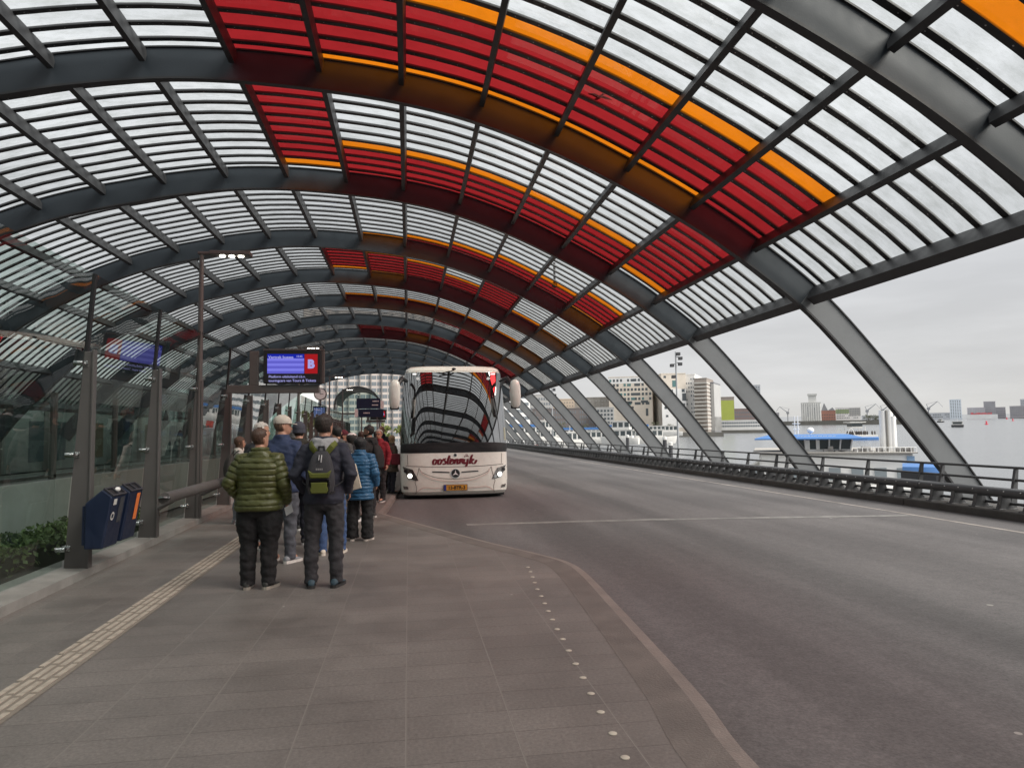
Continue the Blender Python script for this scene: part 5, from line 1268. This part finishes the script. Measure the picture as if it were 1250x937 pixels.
for j in range(15): u = .14+.046*j; hh = rn.uniform(.5, 1.0); b.box(g7.X(u), g7.X(u+.032), 0, .6, g7.h*1.1, g7.h*(1.1+.55*hh))
b.obj('roof_letters', pm('red_letters', (.7, .04, .05), .5), g7.o)
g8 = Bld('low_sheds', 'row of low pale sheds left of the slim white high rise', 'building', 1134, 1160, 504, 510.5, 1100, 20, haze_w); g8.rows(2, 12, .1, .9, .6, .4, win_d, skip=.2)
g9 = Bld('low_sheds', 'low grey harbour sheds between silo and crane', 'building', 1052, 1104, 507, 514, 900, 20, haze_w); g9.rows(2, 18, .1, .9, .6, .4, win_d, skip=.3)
# land
def land(name, l, r, py, d, th, mt, hh=1.5):
    c = (l+r)/2; ang = math.atan((c-625)/F); w_ = (r-l)*d*cos(ang)/F; p = at(c, py, d)
    b = MB(); b.box(-w_/2, w_/2, 0, th, -12, hh); o = b.obj(name, mt); o.location = p; o.rotation_euler = (0, 0, -(YAW+ang)); return struct(o)
ld = pm('quay_stone', (.14, .135, .12), .9, 0, .3, .1)
land('quay', 560, 880, 530, 345, 120, ld, .3); land('quay', 840, 935, 525.5, 405, 60, ld, .3)
land('far_bank', 925, 1110, 515, 680, 500, ld, 1.5); land('far_bank', 1090, 1500, 510.5, 1090, 400, ld, 2)
# cranes
def crane(label, px, pyt, pyb, d, jib):
    p = at(px, pyb, d); h = at(px, pyt, d).z-p.z; t = thing('harbour_crane', label, 'crane', p, -(YAW+math.atan((px-625)/F)))
    s_ = pm('crane_steel', (.3, .31, .33), .7)
    b = MB(); b.tube([(0, 0, -2), (0, 0, h*.62)], h*.035, 6); b.box(-h*.09, h*.09, -h*.05, h*.05, h*.5, h*.64); b.obj('tower', s_, t)
    b = MB(); b.tube([(0, 0, h*.6), (jib*h*.5, 0, h)], [h*.035, h*.015], 5); b.tube([(jib*h*.5, 0, h), (jib*h*.75, 0, h*.66)], h*.012, 5); b.tube([(-jib*h*.1, 0, h*.85), (0, 0, h*.6)], h*.02, 5); b.tube([(-jib*h*.1, 0, h*.85), (jib*h*.5, 0, h)], h*.009, 5); b.obj('jib', s_, t)
crane('grey harbour crane left of the white double funnel', 1059, 493, 513, 950, 1); crane('grey harbour crane behind the white double funnel', 1078, 492, 513, 960, 1)
crane('thin crane left of the grain silo', 962, 496, 514, 780, -1); crane('thin tilted crane left of the slim white high rise', 1134, 490, 510, 1150, 1)
# trees
def tree(label, px, pyt, pyb, d, wpx, leafm, n=700, seed=1):
    p = at(px, pyb, d); h = at(px, pyt, d).z-p.z; w_ = wpx*d/F; t = thing('tree', label, 'tree', p)
    rn = random.Random(seed)
    b = MB(); b.tube([(0, 0, -1.5), (.02*h, 0, h*.35), (0, .01*h, h*.6)], [h*.035, h*.025, h*.012], 7)
    for q in range(5):
        a = q*1.3; b.tube([(0, 0, h*(.3+.05*q)), (w_*.3*cos(a), w_*.3*sin(a), h*(.55+.07*q))], [h*.016, h*.006], 5)
    b.obj('trunk', M['bark'], t, True)
    cl = [(Vector((rn.uniform(-.42, .42)*w_, rn.uniform(-.42, .42)*w_, h*rn.uniform(.4, .88))), rn.uniform(.10, .2)*max(w_, h*.6)) for _ in range(14)]
    pts = []
    for _ in range(n):
        c, r = rn.choice(cl); v = Vector((rn.gauss(0, 1), rn.gauss(0, 1), rn.gauss(0, .8))).normalized()*r*rn.random()**.4; q = c+v; q.z = min(q.z, h); pts.append(q)
    b = MB(); leaves(b, pts, max(w_, h)*.035, rn); b.obj('crown', leafm, t)
tree('fresh yellow green tree under the round platform clock', 379, 497, 545, 100, 22, M['leaf2'], 900, 1)
tree('fresh green tree in front of the office tower by the coach mirror', 489, 512, 545, 120, 16, M['leaf2'], 700, 2)
tree('pale green tree left of the coach mirror behind the second screen', 470, 514, 545, 140, 14, M['leaf2'], 600, 3)
for i, (px, top, wpx, lb) in enumerate(((1060, 505, 13, 'left of a pair of sparse olive brown trees by the harbour cranes'), (1070, 506.5, 12, 'right of a pair of sparse olive brown trees by the harbour cranes'))): tree(lb, px, top, 516, 690, wpx, M['leaf3'], 500, 10+i)
for i, (px, top, wpx, lb) in enumerate(((800, 514, 12, 'dark leafless tree at the foot of the dark glass annex'), (736, 513, 12, 'dark tree at the foot of the cream office'), (684, 515, 14, 'dark tree in front of the brick row, left'), (712, 516, 12, 'dark tree in front of the brick row, right'), (818, 517, 10, 'small dark tree at the foot of the taller cream office'))): tree(lb, px, top, 527, 346, wpx, M['leaf3'], 500, 20+i)

# ------------------------------------------------------------------ boats
bwhite = pm('boat_white', (.7, .69, .66), .4, 0, .08, .6); bblue = pm('boat_blue', (.07, .19, .45), .45, 0, .1, .5); bglass = pm('boat_window', (.07, .085, .09), .15)
bdark = pm('boat_dark', (.05, .05, .055), .6); teak = pm('deck_grey', (.36, .34, .31), .8)
def hull(b, L_, W_, H_, z0=0, taper=.25, rake=.12):
    rg = []
    for t in [i/16 for i in range(17)]:
        x = -L_/2+L_*t; k = min(1, ((1-t)/taper)**.6 if t > 1-taper else 1); k = max(k, .03); k *= min(1, .85+t*2)
        rg.append([Vector((x+(rake*L_*(z/H_)*max(0, t-.7)), y*W_/2*k, z0+z+(H_*.25*max(0, t-.7)/.3 if z == H_ else 0))) for y, z in ((-.75, -.3), (-1, H_*.5), (-1, H_), (1, H_), (1, H_*.5), (.75, -.3))])
    b.loft(rg)
def boat(label, px, pyb, d, L_, W_, H_, rz, roof=None, decks=1, name='passenger_boat', cat='boat', group=None, cab=(.12, .85), roofm=None, hullm=None):
    p = at(px, pyb, d); t = thing(name, label, cat, p, rz-(YAW+math.atan((px-625)/F)), group)
    b = MB(); hull(b, L_, W_, H_); b.obj('hull', hullm or bwhite, t, True)
    z = H_
    for q in range(decks):
        x0, x1 = -L_/2+L_*(cab[0]+.06*q), -L_/2+L_*(cab[1]-.12*q); hh = 2.3
        b = MB(); b.box(x0, x1, -W_*.42, W_*.42, z, z+hh); b.obj('cabin', bwhite, t, False, .1)
        b = MB(); n = max(3, int((x1-x0)/1.6)); 
        for j in range(n):
            a = x0+(x1-x0)*(j+.14)/n; c = x0+(x1-x0)*(j+.86)/n
            b.box(a, c, -W_*.42-.04, W_*.42+.04, z+hh*.3, z+hh*.88)
        b.box(x0-.04, x1+.04, -W_*.34, W_*.34, z+hh*.3, z+hh*.88)
        b.obj('windows', bglass, t)
        b = MB(); b.box(x0-.4, x1+.4, -W_*.46, W_*.46, z+hh, z+hh+(.2 if roofm is None else .75)); b.obj('roof', roofm or bwhite, t)
        z += hh+.2
    b = MB(); b.tube([(x0+1, 0, z), (x0+1, 0, z+2.5)], .06, 6); b.tube([(x0+1, -.6, z+1.8), (x0+1, .6, z+1.8)], .04, 5); b.obj('mast', bwhite, t)
    b = MB()
    for j in range(10):
        xx = x1+.5+(L_/2-x1-1)*j/10; b.tube([(xx, -W_*.36*(1-j/13), H_), (xx, -W_*.36*(1-j/13), H_+1)], .03, 5)
    b.obj('rail_posts', bwhite, t)
    return t
boat('long canal boat with a blue roof between the leaning arches', 712, 536.5, 255, 22, 4.6, 1.4, A(3), roofm=bblue, cab=(.04, .93))
boat('second canal boat with a blue roof nearer the cream office', 762, 531.5, 285, 22, 4.6, 1.4, A(-4), roofm=bblue, cab=(.05, .93))
boat('canal boat with a bright blue roof right beside the coach mirror', 641, 536, 210, 16, 4.6, 1.4, A(8), roofm=bblue, cab=(.05, .9))
boat('white motor yacht with two decks in front of the cream office', 757, 541, 205, 11, 4.2, 1.6, A(170), decks=2, cab=(.15, .8))
boat('white day cruiser right of the two deck yacht', 797, 540, 215, 14, 4.2, 1.6, A(10), decks=1, cab=(.1, .7))
boat('white passenger boat moored behind the mast', 806, 531, 290, 18, 4.5, 1.5, A(185), decks=1)
boat('small white boat with open deck near the brown piles', 700, 545, 170, 9, 3.4, 1.2, A(15), decks=1, cab=(.3, .7))
boat('white workboat half hidden by the arch feet at far left', 668, 541, 190, 9, 3.6, 1.3, A(12), decks=2, cab=(.25, .75))
boat('white passenger boat at the quay left of the day cruiser', 730, 541.5, 215, 11, 4.2, 1.5, A(185), decks=1)
# orange work machine at far left
t = thing('work_platform', 'small orange and red work platform on the quay beside the coach mirror', 'work boat', at(653, 534, 230), A(-10))
b = MB(); b.box(-2.4, 2.4, -1, 1, -3, .8); b.obj('base', pm('red_base', (.5, .06, .04), .5), t); b = MB(); b.box(-1.9, 1.2, -.8, .8, .8, 4.2); b.tube([(.4, -.3, 4), (2.4, -.3, 1.2)], .35, 8); b.obj('machine', pm('orange_paint', (.6, .3, .12), .5), t)
# barge, small boat and buoys
boat('broad flat ferry seen from behind in mid channel', 1169, 521.3, 488, 16, 7.6, 1.6, A(90), name='ferry', decks=1, cab=(.2, .8), hullm=bdark)
boat('tiny motor boat near the far bank left of the mid channel ferry', 1148, 515, 760, 7, 3, 1, A(160), decks=1, cab=(.3, .7), hullm=bdark)
for px, py, d, lb in ((1204.3, 518.3, 575, 'red cone buoy, largest and nearest of the three on the water'), (1236.5, 514.2, 790, 'red cone buoy near the right edge of the picture'), (1229, 511.6, 1010, 'smallest and most distant red cone buoy')):
    s_ = d/575; p = at(px, py, d); t = thing('buoy', lb, 'buoy', p); bm_ = pm('buoy_red', (.6, .03, .06), .5)
    b = MB(); b.lathe([(1.35, -.4), (1.35, .7), (.5, 1.1), (.35, 2.0)], 12); b.obj('float', bm_, t, True); b = MB(); b.lathe([(.7, 2.0), (.68, 2.6), (.05, 3.3)], 10); b.obj('topmark', bm_, t, True)
# second ferry crossing
p = at(1047, 536.5, 268); t = thing('ferry', 'open deck ferry with a blue hull and crowded white deck crossing behind the wheelhouse', 'boat', p, -(YAW+math.atan((1047-625)/F))+A(25))
b = MB(); b.box(-6, 6, -4.5, 9, -.3, 1.1); b.obj('hull', bblue, t, False, .3); b = MB(); b.box(-5.7, 5.7, -4.2, 8.8, 1.1, 1.9); b.obj('deck', bwhite, t)
b = MB(); b.box(-2, 2, 0, 4, 4.4, 6.6); b.box(-3, 3, -1, 5, 6.6, 6.9); b.obj('wheelhouse', bwhite, t); b = MB(); b.box(-2.05, 2.05, -.05, 4.05, 5.1, 6.3); b.obj('windows', bglass, t)
b = MB(); b.tube([(x, -4, 1.8+2.6*sin(pi*(i/8))) for i, x in enumerate([-5.6+.35*q for q in range(9)])], .15, 6); b.tube([(x, 6, 1.8+2.6*sin(pi*(i/8))) for i, x in enumerate([-5.6+.35*q for q in range(9)])], .15, 6)
for x in (-4, 4, -1.6, 1.6): b.tube([(x, 2, 1.8), (x, 2, 5)], .12, 6)
b.obj('frame', bwhite, t); b = MB(); rn = random.Random(9)
for q in range(40): x, y = rn.uniform(-5, 5), rn.uniform(-3.8, -1); b.ell((x, y, 2.6), .28, .25, .8, 7, 6)
b.obj('deck_crowd', pm('crowd_clothes', (.08, .07, .065), .8, 0, .8, .8), t)
# near ferry below the rail
fwhite = pm('ferry_white', (.9, .89, .86), .4, 0, .06, .6)
FD = 50.0
fp0 = at(1005, 560, FD); fz = lambda py: at(1005, py, FD).z-fp0.z
fx = lambda px: (px-1005)*FD/F*.98
t = thing('ferry', 'white ferry with a blue wheelhouse roof and twin white funnels moored just below the railing', 'boat', fp0, -(YAW+math.atan((1005-625)/F))+A(4))
b = MB(); b.box(fx(905), fx(1108), -1.2, 14, -9, fz(590)); b.obj('hull', fwhite, t, False, .2)
b = MB(); b.box(fx(930), fx(1103), -.6, 12, fz(590), fz(553)); b.obj('superstructure', fwhite, t, False, .15)
b = MB(); b.box(fx(922), fx(1106), -1.0, 12.3, fz(553), fz(551.5)); b.obj('upper_deck', teak, t)
# wheelhouse with outward leaning windows
def wh(z, sx): return [Vector((fx(1000)+(x-fx(1000))*sx, y, z)) for x, y in ((fx(958), .8), (fx(1040), .8), (fx(1040), 4.2), (fx(958), 4.2))]
b = MB(); b.loft([wh(fz(553), .93), wh(fz(548.5), .95)]); b.obj('wheelhouse_base', fwhite, t)
b = MB(); b.loft([wh(fz(548.5), .93), wh(fz(536), 1.0)]); b.obj('wheelhouse_glass', bglass, t)
b = MB()
for u in (0, .17, .33, .5, .68, .84, 1):
    x0 = fx(958)+(fx(1040)-fx(958))*u; xm_ = fx(1000)+(x0-fx(1000))*.94; b.tube([(xm_, .72, fz(549)), (x0, .74, fz(536))], .06, 6)
for u0, u1 in ((.17, .21), (.33, .40), (.5, .54)):
    x0, x1 = fx(958)+(fx(1040)-fx(958))*u0, fx(958)+(fx(1040)-fx(958))*u1; b.box(x0, x1, .7, .78, fz(548.5), fz(537))
b.obj('window_posts', fwhite, t)
b = MB(); b.loft([[Vector(q) for q in ((fx(925), -.2, z), (fx(1055), -.2, z), (fx(1055), 5.4, z), (fx(925), 5.4, z))] for z in (fz(536.2), fz(534.8))])
b.loft([[Vector(q) for q in ((fx(925)+i, -.2+i*.5, z), (fx(1055)-i, -.2+i*.5, z), (fx(1055)-i, 5.4-i*.5, z), (fx(925)+i, 5.4-i*.5, z))] for i, z in ((0, fz(534.8)), (1.1, fz(530.2)))]); b.obj('wheelhouse_roof', bblue, t)
b = MB(); rn = random.Random(4); x = fx(976)
while x < fx(1018): wd = rn.uniform(.12, .3); b.box(x, x+wd, .1, .13, fz(533.2), fz(531.6)); x += wd+.07
b.obj('roof_lettering', fwhite, t)
b = MB()
for px in (975, 979): b.tube([(fx(px), 2.5, fz(531)), (fx(px), 2.5, fz(506))], .035, 6)
b.tube([(fx(972), 2.5, fz(516)), (fx(982), 2.5, fz(516))], .03, 5); b.tube([(fx(973), 2.5, fz(523)), (fx(981), 2.5, fz(523))], .03, 5); b.ell((fx(994), 2.5, fz(525)), .25, .25, .22); b.tube([(fx(994), 2.5, fz(531)), (fx(994), 2.5, fz(526))], .05, 6); b.obj('mast', fwhite, t, True)
b = MB()
for px, top in ((1076.5, 502), (1083.5, 500.5), (1087, 509)): b.tube([(fx(px), 1.4, fz(560)), (fx(px), 1.4, fz(top))], .24, 12)
b.obj('funnels', fwhite, t, True); b = MB(); b.tube([(fx(1080.2), 1.22, fz(556)), (fx(1080.2), 1.22, fz(502))], .09, 8); b.obj('funnel_pipe', pm('sooty_steel', (.25, .24, .22), .6), t)
b = MB(); rn = random.Random(8)
for q in range(16): xx = fx(1000)+rn.uniform(0, 1)*(fx(1100)-fx(1000)); b.box(xx, xx+rn.uniform(.2, .7), .2, 1, fz(551.5), fz(551.5)+rn.uniform(.08, .4))
b.obj('deck_gear', pm('deck_gear', (.3, .29, .28), .6, 0, .5, 1), t)
b = MB()
for q in range(12): xx = fx(1042)+q*(fx(1105)-fx(1042))/11; b.tube([(xx, -.9, fz(551.5)), (xx, -.9, fz(546))], .025, 5)
b.tube([(fx(1042), -.9, fz(546)), (fx(1105), -.9, fz(546))], .025, 5); b.obj('deck_rail', fwhite, t)
b = MB(); 
for px in (915, 940, 965, 1010, 1035, 1060, 1084): b.box(fx(px), fx(px+13), -.68, -.5, fz(585), fz(570))
b.obj('side_windows', pm('pale_window', (.3, .34, .36), .2), t)
b = MB(); b.box(fx(1095), fx(1103), -.72, -.55, fz(578), fz(556)); b.box(fx(1000), fx(1025), -.72, -.6, fz(604), fz(598)); b.box(fx(930), fx(950), -1.4, -1.22, fz(604), fz(599)); b.obj('blue_panel', pm('pale_blue_panel', (.25, .38, .55), .5), t)
# tender with blue canvas
p = at(1131, 576, 44); t = thing('tender', 'small boat under a bright blue canvas cover right of the white ferry', 'boat', p, -(YAW+math.atan((1131-625)/F)))
b = MB(); b.loft([[Vector((x, y*w_, z)) for y, z in ((-1, 0), (-.9, .35), (0, .55), (.9, .35), (1, 0))] for x, w_ in ((-1.3, .8), (-.4, .9), (.5, .8), (1.15, .3))]); b.obj('canvas', bblue, t, True)
b = MB(); b.loft([[Vector((x, y*w_, z)) for y, z in ((-.7, -.6), (-1.02, 0), (1.02, 0), (.7, -.6))] for x, w_ in ((-1.4, .85), (.5, .85), (1.3, .3))]); b.obj('hull', bdark, t)
# pontoons and piles
t = thing('pontoon', 'pale landing pontoon with low railings left of the white ferry', 'pontoon', at(915, 590, 56), -(YAW+math.atan((915-625)/F)))
b = MB(); b.box(-8, 3.5, 0, 6, -6, 0); b.obj('deck', teak, t); b = MB()
for q in range(14): x = -7.9+q*.86; b.tube([(x, .1, 0), (x, .1, 1.0)], .03, 6)
b.tube([(-7.9, .1, 1), (3.3, .1, 1)], .03, 6); b.tube([(-7.9, .1, .5), (3.3, .1, .5)], .025, 6); b.obj('rail', bwhite, t)
b = MB(); b.prism([(-2, 0), (3.4, 0), (3.4, 1.9), (1.5, 2.1)], 1.5, 5, lambda a, z, d: Vector((a, d, z))); b.obj('gangway_cover', pm('pale_cover', (.5, .49, .45), .6), t)
for i, (px, top, d, lb) in enumerate(((767, 531, 150, 'dark mooring pile standing below the cream office'), (812.5, 533, 120, 'thick dark mooring pile left of the mast'), (819.5, 540, 118, 'shorter dark mooring pile right next to the mast'))):
    p = at(px, 575, d); h = at(px, top, d).z-p.z; t = thing('mooring_pile', lb, 'pile', p); b = MB(); b.tube([(0, 0, -6), (0, 0, h)], .36, 10); b.obj('shaft', bdark, t, True); b = MB(); b.lathe([(.38, h-.5), (.38, h+.02), (.2, h+.1)], 10); b.obj('cap', bwhite, t, True)
# tall camera mast
p = at(829.3, 585, 85); top = at(826.5, 428, 85).z-p.z; t = thing('camera_mast', 'tall grey mast carrying cameras and lamps beyond the railing', 'mast', p, -YAW)
b = MB(); b.tube([(0, 0, -6), (0, 0, top)], [.16, .09], 10); b.obj('pole', pm('mast_grey', (.35, .36, .37), .5), t, True)
for dx, z, nm in ((-.45, .69, 'camera'), (.35, .78, 'camera'), (.6, .745, 'floodlight'), (.55, .70, 'floodlight'), (-.3, .60, 'camera')):
    zz = top*(z+.2); b = MB(); b.tube([(0, 0, zz+.2), (dx, 0, zz+.2)], .05, 6); b.box(dx-.25, dx+.2, -.25, .3, zz-.15, zz+.22); b.obj(nm, bdark, t, False, .04)
p = at(675, 540, 180); t = thing('camera_mast', 'thin grey lamp mast between the arches right of the coach', 'mast', p, -YAW); hh = at(675, 470, 180).z-p.z
b = MB(); b.tube([(0, 0, -6), (0, 0, hh)], [.2, .12], 8); b.obj('pole', pm('mast_grey_far', (.35, .36, .37), .5), t, True); b = MB(); b.box(.2, .9, -.2, .2, hh*.9, hh*.95); b.box(.3, 1.1, -.2, .2, hh*.8, hh*.85); b.obj('floodlight', bdark, t)
# gull over the red glass
t = thing('gull', 'gull gliding above the red roof glass', 'bird', at(731, 119, 24), A(20), None)
b = MB(); b.ell((0, 0, 0), .06, .2, .055, 8, 7); b.ell((0, .2, .02), .035, .06, .035, 8, 6)
for s in (-1, 1): b.loft([[Vector((s*x, y+dy, z+dz)) for dy, dz in ((.07*c, 0), (0, .012), (-.07*c, 0), (0, -.006))] for x, y, z, c in ((.02, .03, .03, 1.2), (.18, .06, .09, 1.2), (.36, .0, .04, .8), (.5, -.08, -.02, .2))])
b.loft([[Vector((x*w_, y, 0+z)) for x, z in ((-1, 0), (0, .008), (1, 0), (0, -.008))] for y, w_ in ((-.15, .03), (-.3, .06))]); b.obj('body', pm('gull_grey', (.3, .3, .3), .7), t, True)
# camera hanging from the roof
p = at(677, 347, 27); t = thing('ceiling_camera', 'small dome camera hanging on a rod from the roof', 'camera', p)
b = MB(); b.tube([(0, 0, 0), (0, 0, .85)], .045, 8); b.obj('rod', M['steel_d'], t); b = MB(); b.ell((0, 0, -.02), .11, .11, .12); b.obj('dome', M['gasket'], t, True)
